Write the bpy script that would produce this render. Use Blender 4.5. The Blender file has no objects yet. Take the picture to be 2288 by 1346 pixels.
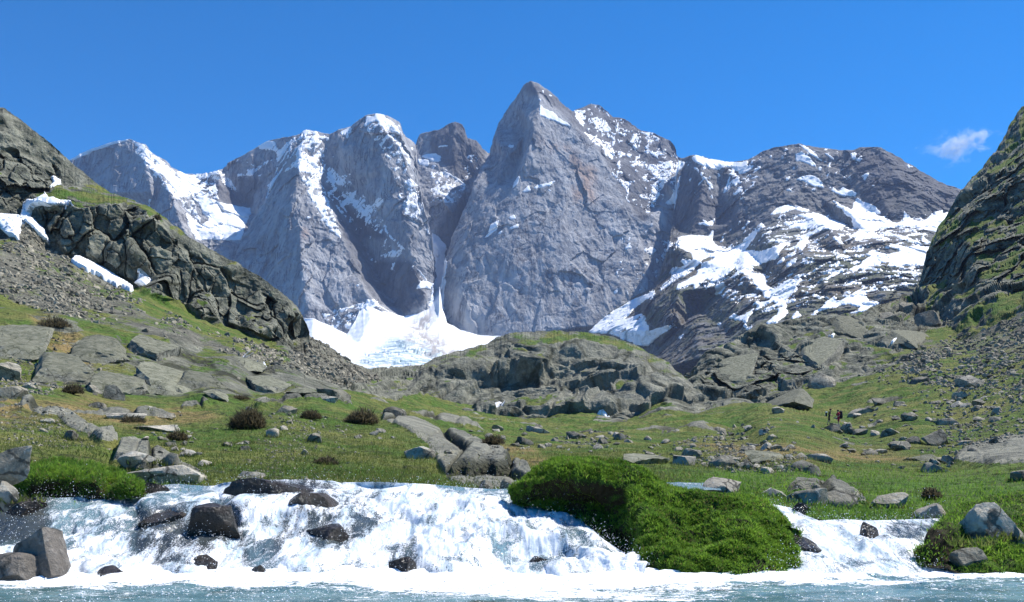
import bpy, math, random
import numpy as np
from mathutils.geometry import delaunay_2d_cdt
from mathutils import Vector

# ------------------------------------------------------------------ camera, sky, sun, exposure
F, CX, HY = 1981.0, 1144.0, 960.0          # focal length, centre column and horizon row of the photograph
scene = bpy.context.scene
C = scene.collection
cam_data = bpy.data.cameras.new('camera')
cam = bpy.data.objects.new('camera', cam_data)
C.objects.link(cam)
cam.location = (0, 0, 0)
cam.rotation_euler = (math.radians(90), 0, 0)
cam_data.sensor_fit = 'HORIZONTAL'
cam_data.sensor_width = 36.0
cam_data.lens = 36.0 * F / 2288.0
cam_data.shift_y = (HY - 673.0) / 2288.0
cam_data.clip_start = 0.1
cam_data.clip_end = 60000.0
scene.camera = cam

SUN = Vector((0.52, 0.23, 0.82)).normalized()
SUN_EL = math.asin(SUN.z)
SUN_AZ = math.atan2(SUN.x, SUN.y)
world = bpy.data.worlds.new('World')
scene.world = world
world.use_nodes = True
wn, wl = world.node_tree.nodes, world.node_tree.links
wn.clear()
w_out = wn.new('ShaderNodeOutputWorld')
w_bg = wn.new('ShaderNodeBackground')
w_sky = wn.new('ShaderNodeTexSky')
w_sky.sky_type = 'NISHITA'
w_sky.sun_disc = False
w_sky.sun_elevation = SUN_EL
w_sky.sun_rotation = SUN_AZ
w_sky.altitude = 3000
w_sky.air_density = 1.0
w_sky.dust_density = 0.0
w_sky.ozone_density = 6.0
w_hue = wn.new('ShaderNodeHueSaturation')
w_hue.inputs['Saturation'].default_value = 1.66
wl.new(w_sky.outputs[0], w_hue.inputs['Color'])
wl.new(w_hue.outputs[0], w_bg.inputs[0])
w_bg.inputs[1].default_value = 0.122
wl.new(w_bg.outputs[0], w_out.inputs[0])

sun_data = bpy.data.lights.new('sun', 'SUN')
sun = bpy.data.objects.new('sun', sun_data)
C.objects.link(sun)
sun_data.energy = 4.8
sun_data.angle = math.radians(0.53)
sun_data.color = (1.0, 0.96, 0.9)
sun.rotation_euler = SUN.to_track_quat('Z', 'Y').to_euler()
sun.location = (0, 0, 50)

scene.view_settings.view_transform = 'Standard'
scene.view_settings.look = 'None'
scene.view_settings.gamma = 1.0
scene.view_settings.exposure = 0.65
scene.view_settings.use_curve_mapping = False
scene.cycles.max_bounces = 6
scene.cycles.diffuse_bounces = 2
scene.cycles.glossy_bounces = 2
scene.cycles.transmission_bounces = 2
scene.cycles.volume_bounces = 0
scene.cycles.transparent_max_bounces = 8

# ------------------------------------------------------------------ small helpers
rng = np.random.default_rng(7)
random.seed(7)

def tag(o, label=None, cat=None, group=None, kind=None):
    if label: o['label'] = label
    if cat: o['category'] = cat
    if group: o['group'] = group
    if kind: o['kind'] = kind
    return o

def pix(px, py, Y):
    """world point at depth Y seen at photograph pixel (px, py)"""
    return np.array([(px - CX) / F * Y, Y, (HY - py) / F * Y])

def interp(x, pts):
    a = np.array(pts, float)
    return np.interp(x, a[:, 0], a[:, 1])

# ---- noise
_g = np.random.default_rng(11)
_perm = _g.permutation(512).astype(np.int32)
_perm = np.concatenate([_perm % 256, _perm % 256])
_grad = _g.normal(size=(256, 3)).astype(np.float32)
_grad /= np.linalg.norm(_grad, axis=1)[:, None]

def perlin(p, seed=0):
    p = np.asarray(p, np.float32)
    f0 = np.floor(p)
    i = f0.astype(np.int32) + seed * 57
    f = p - f0
    w = f * f * f * (f * (f * 6 - 15) + 10)
    X, Y_, Z = i[:, 0] & 255, i[:, 1] & 255, i[:, 2] & 255
    X1, Y1, Z1 = (X + 1) & 255, (Y_ + 1) & 255, (Z + 1) & 255
    def corner(a, b, c, dx, dy, dz):
        g = _grad[_perm[_perm[_perm[a] + b] + c]]
        return g[:, 0] * (f[:, 0] - dx) + g[:, 1] * (f[:, 1] - dy) + g[:, 2] * (f[:, 2] - dz)
    def mix(a, b, t): return a + (b - a) * t
    x00 = mix(corner(X, Y_, Z, 0, 0, 0), corner(X1, Y_, Z, 1, 0, 0), w[:, 0])
    x10 = mix(corner(X, Y1, Z, 0, 1, 0), corner(X1, Y1, Z, 1, 1, 0), w[:, 0])
    x01 = mix(corner(X, Y_, Z1, 0, 0, 1), corner(X1, Y_, Z1, 1, 0, 1), w[:, 0])
    x11 = mix(corner(X, Y1, Z1, 0, 1, 1), corner(X1, Y1, Z1, 1, 1, 1), w[:, 0])
    return mix(mix(x00, x10, w[:, 1]), mix(x01, x11, w[:, 1]), w[:, 2]) * 1.5

def fbm(p, scale, octaves=5, gain=0.5, lac=2.1, ridged=False, seed=0, stretch=(1, 1, 1)):
    q = np.asarray(p, np.float64) / (np.array(stretch) * scale)
    out = np.zeros(len(q), np.float32); a = 1.0; tot = 0.0
    for k in range(octaves):
        n = perlin(q, seed + k * 3)
        if ridged: n = 1.0 - 2.0 * np.abs(n)
        out += a * n; tot += a
        a *= gain; q = q * lac + 13.7
    return out / tot

def blocks(p, scale, seed=0, stretch=(1, 1, 1), tilt=0.6):
    """blocky noise: every Worley cell gets its own offset and tilt; returns (value, distance to the cell edge)"""
    q = (np.asarray(p, np.float64) / (np.array(stretch) * scale)).astype(np.float32)
    base = np.floor(q).astype(np.int32)
    d1 = np.full(len(q), 9.0, np.float32); d2 = d1.copy()
    val = np.zeros(len(q), np.float32)
    for dx in (-1, 0, 1):
        for dy in (-1, 0, 1):
            for dz in (-1, 0, 1):
                c = base + np.array([dx, dy, dz], np.int32)
                h = _perm[_perm[_perm[(c[:, 0] + seed) & 255] + (c[:, 1] & 255)] + (c[:, 2] & 255)]
                g = _grad[h]
                rel = q - (c + 0.5 + 0.42 * g)
                d = np.einsum('ij,ij->i', rel, rel)
                v = g[:, 1] * 0.6 + tilt * np.einsum('ij,ij->i', rel, _grad[(h + 91) & 255])
                near = d < d1
                d2 = np.where(near, d1, np.minimum(d2, d))
                val = np.where(near, v, val)
                d1 = np.where(near, d, d1)
    return val, np.sqrt(d2) - np.sqrt(d1)

def smooth(a, b, x):
    t = np.clip((x - a) / (b - a), 0, 1)
    return t * t * (3 - 2 * t)

def box_blur(a, r):
    """separable box blur of a 2-D array, radius r cells"""
    if r < 1: return a
    for ax in (0, 1):
        pad = [(0, 0), (0, 0)]; pad[ax] = (r + 1, r)
        c = np.cumsum(np.pad(a, pad, mode='edge'), axis=ax)
        n = a.shape[ax]; k = 2 * r + 1
        a = (np.take(c, np.arange(k, k + n), ax) - np.take(c, np.arange(0, n), ax)) / k
    return a

def in_poly(u, v, poly):
    poly = np.asarray(poly, float)
    x0, y0 = poly.min(0); x1, y1 = poly.max(0)
    res = np.zeros(u.shape, bool)
    sel = np.nonzero((u >= x0) & (u <= x1) & (v >= y0) & (v <= y1))
    if len(sel[0]) == 0: return res
    uu, vv = u[sel], v[sel]
    ins = np.zeros(len(uu), bool)
    for (ax, ay), (bx, by) in zip(poly, np.roll(poly, -1, 0)):
        if ay == by: continue
        cross = ((ay > vv) != (by > vv)) & (uu < (bx - ax) * (vv - ay) / (by - ay) + ax)
        ins ^= cross
    res[sel] = ins
    return res

def mesh_from_arrays(name, verts, faces, mat=None, smooth_shade=True, attrs=None):
    me = bpy.data.meshes.new(name)
    verts = np.ascontiguousarray(verts, np.float32); faces = np.ascontiguousarray(faces, np.int32)
    n, k = faces.shape
    me.vertices.add(len(verts)); me.vertices.foreach_set('co', verts.ravel())
    me.loops.add(n * k); me.loops.foreach_set('vertex_index', faces.ravel())
    me.polygons.add(n)
    me.polygons.foreach_set('loop_start', np.arange(0, n * k, k, dtype=np.int32))
    me.polygons.foreach_set('loop_total', np.full(n, k, np.int32))
    me.polygons.foreach_set('use_smooth', np.full(n, smooth_shade, bool))
    for an, av in (attrs or {}).items():
        at = me.attributes.new(an, 'FLOAT', 'POINT')
        at.data.foreach_set('value', np.ascontiguousarray(av, np.float32).ravel())
    me.update(calc_edges=True)
    if mat: me.materials.append(mat)
    return me

def add_obj(name, me, parent=None):
    o = bpy.data.objects.new(name, me)
    C.objects.link(o)
    if parent is not None: o.parent = parent
    return o

def compact(verts, faces, attrs):
    used = np.unique(faces)
    remap = np.full(len(verts), -1, np.int32); remap[used] = np.arange(len(used))
    return verts[used], remap[faces], {k: v[used] for k, v in attrs.items()}

def grid_faces(r, c):
    i = np.arange(r * c).reshape(r, c)
    return np.stack([i[:-1, :-1], i[:-1, 1:], i[1:, 1:], i[1:, :-1]], -1).reshape(-1, 4)

def grid_normals(Pg):
    du = np.gradient(Pg, axis=1); dv = np.gradient(Pg, axis=0)
    n = np.cross(du, dv)
    n /= np.maximum(np.linalg.norm(n, axis=-1, keepdims=True), 1e-9)
    return n

def depth_field(u, v, lines, pts=()):
    """depth at photograph positions (u, v): traced ridges and gullies, triangulated; 1/Y is linear so every facet is a plane"""
    co, dep, edges = [], [], []
    for ln in lines:
        for j, (x, y, Y) in enumerate(ln):
            co.append((x, y)); dep.append(1.0 / Y)
            if j: edges.append((len(co) - 2, len(co) - 1))
    for (x, y, Y) in pts:
        co.append((x, y)); dep.append(1.0 / Y)
    co = np.array(co, float); dep = np.array(dep)
    bx = [(u.min() - 30, v.min() - 30), (u.max() + 30, v.min() - 30), (u.min() - 30, v.max() + 30), (u.max() + 30, v.max() + 30)]
    n0 = len(co)
    for b in bx:
        d = np.hypot(co[:n0, 0] - b[0], co[:n0, 1] - b[1])
        co = np.vstack([co, b]); dep = np.append(dep, dep[np.argmin(d)])
    vo, eo, fo, ov, oe, of = delaunay_2d_cdt([Vector(c) for c in co], edges, [], 0, 1e-4)
    vo = np.array([tuple(x) for x in vo]); dd = np.zeros(len(vo))
    for k, src in enumerate(ov):
        if len(src): dd[k] = np.mean(dep[list(src)])
        else:
            w = 1.0 / (np.hypot(co[:, 0] - vo[k, 0], co[:, 1] - vo[k, 1]) + 1e-3) ** 2
            dd[k] = (w * dep).sum() / w.sum()
    out = np.full(u.shape, np.nan)
    uf, vf, of_ = u.ravel(), v.ravel(), out.ravel()
    for tri in fo:
        a, b, c = vo[tri[0]], vo[tri[1]], vo[tri[2]]
        x0 = min(a[0], b[0], c[0]); x1 = max(a[0], b[0], c[0]); y0 = min(a[1], b[1], c[1]); y1 = max(a[1], b[1], c[1])
        s = np.nonzero((uf >= x0) & (uf <= x1) & (vf >= y0) & (vf <= y1))[0]
        if not len(s): continue
        den = (b[1] - c[1]) * (a[0] - c[0]) + (c[0] - b[0]) * (a[1] - c[1])
        if abs(den) < 1e-9: continue
        l0 = ((b[1] - c[1]) * (uf[s] - c[0]) + (c[0] - b[0]) * (vf[s] - c[1])) / den
        l1 = ((c[1] - a[1]) * (uf[s] - c[0]) + (a[0] - c[0]) * (vf[s] - c[1])) / den
        l2 = 1 - l0 - l1
        ok = (l0 >= -1e-6) & (l1 >= -1e-6) & (l2 >= -1e-6)
        of_[s[ok]] = l0[ok] * dd[tri[0]] + l1[ok] * dd[tri[1]] + l2[ok] * dd[tri[2]]
    bad = np.isnan(of_)
    if bad.any(): of_[bad] = np.nanmedian(of_)
    return of_.reshape(u.shape)

class Relief:
    """a slope: a sheet between its foot and its crest, folded over the crest into a back side"""
    def __init__(self, top, bot, lines, pts=(), step=2.0, blur=2, rows=None, back=(40.0, 1.2, 6), rough=0.0, soft=True, cols=None):
        u0, u1 = top[0][0], top[-1][0]
        self.u1d = np.arange(u0, u1 + step * 0.5, step) if cols is None else cols
        T = interp(self.u1d, top); B = interp(self.u1d, bot)
        if rough:
            q = np.stack([self.u1d, np.full(len(self.u1d), len(top) * 3.7), np.zeros(len(self.u1d))], -1)
            T = T + rough * (fbm(q, 22, 3, seed=5) * 1.6 + np.abs(perlin(q / 5.3, 9)) * 0.9)
        R = rows or int(np.percentile(B - T, 85) / step)
        t = np.linspace(0, 1, R)[:, None]
        self.U = np.repeat(self.u1d[None], R, 0)
        k = 31
        Tb = np.convolve(np.pad(T, k, mode='edge'), np.ones(2 * k + 1) / (2 * k + 1), 'valid')
        Tb = np.minimum(np.convolve(np.pad(Tb, k, mode='edge'), np.ones(2 * k + 1) / (2 * k + 1), 'valid'), B - 1) if soft else T
        self.V = B[None] + (Tb - B)[None] * t + (T - Tb)[None] * t ** 5
        inv = depth_field(self.U, self.V, list(lines) + [[]], pts) if lines else depth_field(self.U, self.V, [], pts)
        inv = box_blur(inv, blur)
        self.Y = 1.0 / inv
        self.back = back
        self.Pg = np.stack([(self.U - CX) / F * self.Y, self.Y, (HY - self.V) / F * self.Y], -1)
        self.N = grid_normals(self.Pg)
        flip = (self.N * -self.Pg).sum(-1) < 0
        self.N[flip] *= -1
        self.shape = self.U.shape
    def set_depth(self, Y):
        self.Y = Y
        self.Pg = np.stack([(self.U - CX) / F * Y, Y, (HY - self.V) / F * Y], -1)
        self.renormal()
    def row_damp(self, m):
        """1 where neighbouring rows lie as close as the view allows, less where the ground runs along the line of sight"""
        dy = box_blur(np.linalg.norm(np.gradient(self.Pg, axis=0), axis=-1), 2)
        return np.clip(m * self.Y * 2.0 / F / np.maximum(dy, 1e-6), 0.0, 1.0)
    def flat(self): return self.Pg.reshape(-1, 3)
    def displace(self, d, along='normal'):
        D = self.N if along == 'normal' else np.stack([-self.Pg[..., 0] / self.Pg[..., 1], -np.ones(self.shape), -self.Pg[..., 2] / self.Pg[..., 1]], -1)
        self.Pg = self.Pg + D * np.asarray(d).reshape(self.shape)[..., None]
    def renormal(self):
        self.N = grid_normals(self.Pg)
        flip = (self.N * -self.Pg).sum(-1) < 0
        self.N[flip] *= -1
    def with_back(self, attrs):
        size, slope, n = self.back
        rows = [self.Pg]
        top = self.Pg[-1]
        for k in range(1, n + 1):
            q = top.copy()
            d = size * (k / n) ** 1.3
            q[:, 1] += d; q[:, 2] -= slope * d * (0.35 + 0.65 * k / n)
            q[:, 2] = np.maximum(q[:, 2], -30.0) if self.Y.min() > 500 else q[:, 2]
            q[:, 0] *= q[:, 1] / top[:, 1]
            rows.append(q[None])
        V = np.concatenate(rows, 0)
        at = {k: np.concatenate([v.reshape(self.shape), np.repeat(v.reshape(self.shape)[-1:], n, 0)], 0).ravel() for k, v in attrs.items()}
        return V.reshape(-1, 3), grid_faces(V.shape[0], V.shape[1]), at

# ---- node helpers
def new_mat(name):
    m = bpy.data.materials.new(name); m.use_nodes = True
    nt = m.node_tree; nt.nodes.clear()
    out = nt.nodes.new('ShaderNodeOutputMaterial'); b = nt.nodes.new('ShaderNodeBsdfPrincipled')
    nt.links.new(b.outputs[0], out.inputs[0])
    b.inputs['Specular IOR Level'].default_value = 0.3
    b.inputs['Roughness'].default_value = 0.9
    return m, nt, b

class N:
    """thin wrapper to write node trees as expressions"""
    def __init__(self, nt): self.nt = nt
    def _set(self, sock, v):
        if hasattr(v, 'is_linked') or hasattr(v, 'links'): self.nt.links.new(v, sock)
        else: sock.default_value = v
    def geo(self): return self.nt.nodes.new('ShaderNodeNewGeometry')
    def pos(self): return self.geo().outputs['Position']
    def obj(self): return self.nt.nodes.new('ShaderNodeTexCoord').outputs['Object']
    def attr(self, name):
        a = self.nt.nodes.new('ShaderNodeAttribute'); a.attribute_name = name; return a.outputs['Fac']
    def noise(self, vec, scale, detail=4, rough=0.55, stretch=None, dist=0.0):
        if stretch:
            m = self.nt.nodes.new('ShaderNodeVectorMath'); m.operation = 'MULTIPLY'
            self._set(m.inputs[0], vec); m.inputs[1].default_value = stretch; vec = m.outputs[0]
        n = self.nt.nodes.new('ShaderNodeTexNoise')
        self._set(n.inputs['Vector'], vec); n.inputs['Scale'].default_value = scale
        n.inputs['Detail'].default_value = detail; n.inputs['Roughness'].default_value = rough
        n.inputs['Distortion'].default_value = dist
        return n.outputs['Fac']
    def voronoi(self, vec, scale, feature='F1', out='Distance', rand=1.0):
        n = self.nt.nodes.new('ShaderNodeTexVoronoi'); n.feature = feature
        self._set(n.inputs['Vector'], vec); n.inputs['Scale'].default_value = scale
        n.inputs['Randomness'].default_value = rand
        return n.outputs[out]
    def ramp(self, fac, stops, interp='LINEAR'):
        r = self.nt.nodes.new('ShaderNodeValToRGB'); self._set(r.inputs[0], fac)
        r.color_ramp.interpolation = interp
        e = r.color_ramp.elements
        while len(e) < len(stops): e.new(0.5)
        for el, (p, c) in zip(e, stops):
            el.position = p
            el.color = (c, c, c, 1) if not hasattr(c, '__len__') else (*c, 1)
        return r.outputs[0]
    def mix(self, fac, a, b, mode='MIX'):
        m = self.nt.nodes.new('ShaderNodeMix'); m.data_type = 'RGBA'; m.blend_type = mode
        self._set(m.inputs[0], fac)
        for s, v in ((m.inputs[6], a), (m.inputs[7], b)):
            if hasattr(v, '__len__') and not hasattr(v, 'links'): v = (*v, 1) if len(v) == 3 else v
            self._set(s, v)
        return m.outputs[2]
    def math(self, op, a, b=0.0, clamp=False):
        m = self.nt.nodes.new('ShaderNodeMath'); m.operation = op; m.use_clamp = clamp
        self._set(m.inputs[0], a); self._set(m.inputs[1], b)
        return m.outputs[0]
    def step(self, x, lo, hi):
        m = self.nt.nodes.new('ShaderNodeMapRange'); m.interpolation_type = 'SMOOTHSTEP'
        self._set(m.inputs[0], x); m.inputs[1].default_value = lo; m.inputs[2].default_value = hi
        return m.outputs[0]
    def bump(self, h, strength, dist, normal=None):
        b = self.nt.nodes.new('ShaderNodeBump'); self._set(b.inputs['Height'], h)
        b.inputs['Strength'].default_value = strength; b.inputs['Distance'].default_value = dist
        if normal is not None: self.nt.links.new(normal, b.inputs['Normal'])
        return b.outputs[0]
# ------------------------------------------------------------------ materials of the far mountains
def mat_mountain(name, base=(0.43, 0.435, 0.445), dark=(0.175, 0.18, 0.195), scale=1.0, green=0.0):
    m, nt, b = new_mat(name); n = N(nt)
    p = n.pos()
    big = n.noise(p, 0.006 * scale, 5, 0.6)
    streak = n.noise(p, 0.02 * scale, 6, 0.68, stretch=(1, 1, 0.22), dist=1.0)
    fine = n.noise(p, 0.12 * scale, 4, 0.6, stretch=(1, 1, 0.5))
    col = n.mix(n.step(streak, 0.38, 0.62), dark, base)
    col = n.mix(n.step(big, 0.35, 0.7), n.mix(0.5, col, dark), col)
    col = n.mix(n.math('MULTIPLY', n.step(fine, 0.35, 0.7), 0.35), col, (0.50, 0.49, 0.475))
    col = n.mix(n.math('MULTIPLY', n.math('MULTIPLY', n.attr('stain'), 0.6), n.step(n.noise(p, 0.03, 4, 0.6, stretch=(1, 1, 0.06)), 0.32, 0.55)), col, (0.42, 0.26, 0.17))
    col = n.mix(n.math('MULTIPLY', n.attr('dark'), 0.82), col, n.mix(n.step(streak, 0.4, 0.6), (0.055, 0.055, 0.062), (0.11, 0.11, 0.12)))  # darker rock zones, with part of their shade put into the colour
    gr = n.math('MULTIPLY', n.attr('green'), n.step(n.noise(p, 0.035, 5, 0.65), 0.36, 0.56))
    col = n.mix(gr, col, n.mix(n.step(big, 0.4, 0.6), (0.075, 0.085, 0.036), (0.115, 0.095, 0.06)))
    q = nt.nodes.new('ShaderNodeVectorMath'); q.operation = 'MULTIPLY'; nt.links.new(p, q.inputs[0]); q.inputs[1].default_value = (1, 1, 0.2)
    wq = nt.nodes.new('ShaderNodeVectorMath'); wq.operation = 'MULTIPLY_ADD'
    nz_ = nt.nodes.new('ShaderNodeTexNoise'); nt.links.new(p, nz_.inputs['Vector']); nz_.inputs['Scale'].default_value = 0.02; nz_.inputs['Detail'].default_value = 4
    nt.links.new(nz_.outputs['Color'], wq.inputs[0]); wq.inputs[1].default_value = (45, 45, 30); nt.links.new(q.outputs[0], wq.inputs[2])
    ck = n.voronoi(wq.outputs[0], 0.022, 'DISTANCE_TO_EDGE')
    ckm = n.math('MULTIPLY', n.step(ck, 0.045, 0.0), n.step(n.noise(p, 0.01, 3, 0.6), 0.42, 0.62))
    col = n.mix(n.math('MULTIPLY', ckm, 0.55), col, (0.08, 0.08, 0.09))
    vl = n.noise(p, 0.028, 5, 0.62, stretch=(1, 1, 0.07), dist=0.35)
    vm = n.math('MULTIPLY', n.step(n.math('ABSOLUTE', n.math('SUBTRACT', vl, 0.5)), 0.024, 0.005), n.step(n.noise(p, 0.008, 3, 0.6), 0.40, 0.58))
    col = n.mix(n.math('MULTIPLY', vm, 0.85), col, (0.075, 0.075, 0.085))
    nt.links.new(col, b.inputs['Base Color'])
    h = n.math('ADD', n.math('MULTIPLY', streak, 1.0), n.math('MULTIPLY', fine, 0.35))
    nt.links.new(n.bump(h, 1.0, 7.0), b.inputs['Normal'])
    return m

def mat_snow(name, tint=(0.86, 0.88, 0.91), scale=0.02, ice=False, dist=2.0):
    m, nt, b = new_mat(name); n = N(nt)
    p = n.pos()
    big = n.noise(p, scale, 5, 0.55)
    dirt = n.noise(p, scale * 3, 5, 0.7, stretch=(1, 0.3, 0.3), dist=0.8)
    col = n.mix(n.math('MULTIPLY', n.step(dirt, 0.6, 0.8), 0.25), tint, (0.5, 0.47, 0.44))
    if ice:
        crev = n.noise(p, 0.05, 5, 0.75, stretch=(0.35, 0.6, 2.2), dist=1.2)
        a = n.attr('ice')
        col = n.mix(n.math('MULTIPLY', a, n.step(crev, 0.42, 0.56)), col, (0.26, 0.38, 0.43))
        col = n.mix(n.math('MULTIPLY', n.attr('dirt_shade'), n.step(dirt, 0.40, 0.56)), col, (0.36, 0.335, 0.32))
    nt.links.new(col, b.inputs['Base Color'])
    b.inputs['Roughness'].default_value = 0.7
    nt.links.new(n.bump(big, 0.5, dist), b.inputs['Normal'])
    return m

M_ROCK_FAR = mat_mountain('grey_mountain_rock')
M_ROCK_RIGHT = mat_mountain('dark_mountain_rock', (0.155, 0.155, 0.155), (0.06, 0.062, 0.065))
M_SNOW = mat_snow('old_snow')
M_ICE = mat_snow('glacier_snow', ice=True, scale=0.012)
def crag(p, seed, s=1.0):
    """broken rock: tilted blocks of three sizes, joints dipping gently"""
    w = np.stack([fbm(p, 20 * s, 3, seed=seed + 1), fbm(p, 20 * s, 3, seed=seed + 4), fbm(p, 20 * s, 3, seed=seed + 7)], -1) * 7 * s
    q = p + w
    q = np.stack([q[:, 0] + 0.3 * q[:, 2], q[:, 1], q[:, 2] - 0.25 * q[:, 0]], -1)
    b1, e1 = blocks(q, 17 * s, seed, stretch=(1, 1, 1.2), tilt=1.0)
    b2, e2 = blocks(q, 6.0 * s, seed + 5, tilt=1.0)
    b3, e3 = blocks(p + 0.3 * w, 2.3 * s, seed + 9, tilt=1.0)
    return (4.2 * b1 + 1.7 * b2 + 0.62 * b3 - 0.5 * smooth(0.12, 0.0, e2)) * s

# ------------------------------------------------------------------ snow outlines, traced from enlargements (x0, y0, enlargement)
def zp(x0, y0, s, *polys):
    return [[(x0 + a / s, y0 + b / s) for a, b in zip(q[0::2], q[1::2])] for q in polys]

SNOW = []
SNOW += zp(140, 290, 5.448,
 (80,372, 200,283, 400,203, 600,148, 780,105, 790,128, 650,172, 500,218, 380,268, 300,303, 100,378),
 (850,108, 895,130, 880,165, 860,140),
 (880,150, 990,150, 1010,220, 1060,290, 1090,370, 1140,470, 1180,560, 1250,650, 1350,770, 1330,755, 1130,545, 1050,430, 950,335, 930,290, 980,270, 930,210, 890,210),
 (1100,320, 1170,330, 1230,440, 1330,540, 1420,640, 1560,700, 1600,770, 1720,830, 1890,880, 2000,910, 2290,960, 2290,1000, 2200,1250, 2170,1346, 1640,1346, 1560,1220, 1480,1000, 1560,1050, 1700,1170, 1780,1090, 1690,960, 1550,800, 1450,780, 1350,690, 1200,560, 1140,440),
 (1380,500, 1450,510, 1560,560, 1760,520, 1940,500, 1960,560, 2040,600, 2150,770, 2050,730, 1940,640, 1820,590, 1700,580, 1620,630, 1780,650, 1790,680, 1640,650, 1600,740, 1480,620, 1400,560),
 (1050,860, 1075,850, 1070,960, 1055,940), (980,500, 1000,520, 990,540), (950,440, 965,450, 955,470), (1040,610, 1060,620, 1050,635))
SNOW += zp(500, 240, 4.562,
 (350,400, 450,340, 520,350, 560,430, 600,400, 720,300, 640,310, 750,290, 720,340, 650,380, 700,400, 620,480, 560,560, 550,640, 520,660, 550,560, 540,470, 450,440, 380,440),
 (240,630, 310,620, 420,560, 520,520, 400,610, 320,670, 300,700, 120,710, 130,680, 230,670),
 (200,540, 340,600, 330,622, 200,548), (350,712, 440,645, 385,712), (110,610, 140,540, 180,520, 140,570),
 (450,780, 560,680, 540,740, 470,830, 440,930, 440,860),
 (740,440, 800,430, 930,560, 990,660, 1000,760, 960,770, 860,680, 760,640, 720,600),
 (770,650, 850,750, 970,790, 1000,850, 900,830, 850,780),
 (860,870, 940,930, 1040,1000, 1080,1130, 1140,1200, 1190,1340, 1100,1250, 1000,1100, 960,1020, 930,950),
 (840,230, 960,250, 980,290, 1040,280, 1030,330, 990,320, 940,280, 870,250),
 (920,350, 1000,350, 960,410, 930,470, 930,510, 920,430), (980,490, 1050,560, 1030,650, 1010,640, 1020,570),
 (830,270, 870,320, 880,350, 850,320), (1030,300, 1070,290, 1060,350, 1040,340),
 (1080,590, 1170,680, 1260,770, 1240,840, 1150,780, 1050,770, 1040,680),
 (1200,850, 1310,870, 1420,1030, 1550,1040, 1440,1120, 1340,1040, 1280,960, 1200,910),
 (1320,860, 1420,970, 1520,1000, 1570,920, 1670,910, 1560,1040, 1440,1030),
 (1180,250, 1290,200, 1300,250, 1270,320, 1220,300), (1150,290, 1190,340, 1170,330), (1380,200, 1420,220, 1400,240),
 (1460,90, 1530,100, 1560,60, 1620,70, 1680,150, 1760,190, 1790,290, 1700,250, 1600,170, 1540,140, 1430,200, 1450,150),
 (1660,270, 1760,320, 1800,390, 1740,340), (1790,1030, 1900,980, 1970,975, 1990,1030, 1880,1040), (1100,520, 1150,470, 1110,525),
 (1900,420, 1935,408, 1910,455), (1980,530, 2080,540, 2080,600, 1990,580), (2020,490, 2150,470, 2220,550, 2150,540, 2060,520),
 (1190,690, 1300,670, 1250,720), (1400,700, 1430,750, 1410,740))
SNOW += zp(500, 460, 4.562,
 (1600,200, 1640,200, 1700,310, 1800,380, 1850,440, 1820,455, 1700,340),
 (1580,520, 1650,470, 1800,440, 1830,480, 1760,530, 1640,530), (1650,430, 1700,390, 1690,420),
 (2040,230, 2110,260, 2080,285), (1960,620, 2080,760, 2065,765), (1990,780, 2080,770, 2130,800, 2100,850, 2040,840, 1970,850),
 (2120,270, 2200,330, 2260,390, 2250,520, 2290,590, 2260,700, 2230,1060, 2090,1035, 2130,800, 2170,730, 2150,560, 2140,460),
 (830,110, 890,100, 900,120, 850,125), (905,150, 930,150, 940,180, 915,165), (1340,810, 1375,800, 1360,830),
 (1450,960, 1530,950, 1580,1010, 1480,1080, 1450,1060), (1370,1080, 1410,1090, 1390,1120), (1230,1210, 1300,1200, 1360,1280, 1250,1250),
 (1330,1210, 1360,1210, 1350,1260), (1140,1180, 1190,1180, 1180,1220), (1170,155, 1240,140, 1180,165), (1270,160, 1340,145, 1280,185))
SNOW += zp(960, 160, 4.562,
 (0,850, 60,830, 120,880, 100,920, 0,910), (130,960, 230,1060, 380,1160, 340,1160, 200,1050),
 (0,1190, 60,1200, 160,1250, 270,1330, 180,1300), (410,920, 430,900, 440,930), (470,880, 490,870, 490,890), (475,1030, 490,1030, 480,1045),
 (480,980, 500,985, 490,1000), (60,775, 230,745, 220,755, 70,785),
 (1120,330, 1170,380, 1260,420, 1300,470, 1400,530, 1450,570, 1320,530, 1200,470, 1130,440, 1130,390),
 (1210,230, 1270,250, 1230,262), (1110,270, 1150,300, 1110,303), (1140,188, 1180,200, 1150,217), (1380,340, 1430,370, 1400,365),
 (785,740, 850,755, 845,772, 800,772), (1060,1170, 1200,1140, 1320,1100, 1220,1160, 1060,1205), (950,1222, 1010,1160, 1030,1210, 960,1232),
 (830,1200, 880,1090, 920,1060, 900,1130, 840,1190), (1210,1188, 1260,1230, 1220,1212))
SNOW += zp(700, 150, 2.86,
 (1100,1090, 1140,1010, 1190,980, 1170,1040, 1120,1085), (1245,962, 1290,945, 1298,972, 1260,975), (1250,1030, 1310,1000, 1315,1030, 1260,1038), (1178,1062, 1210,1042, 1195,1070))
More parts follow.
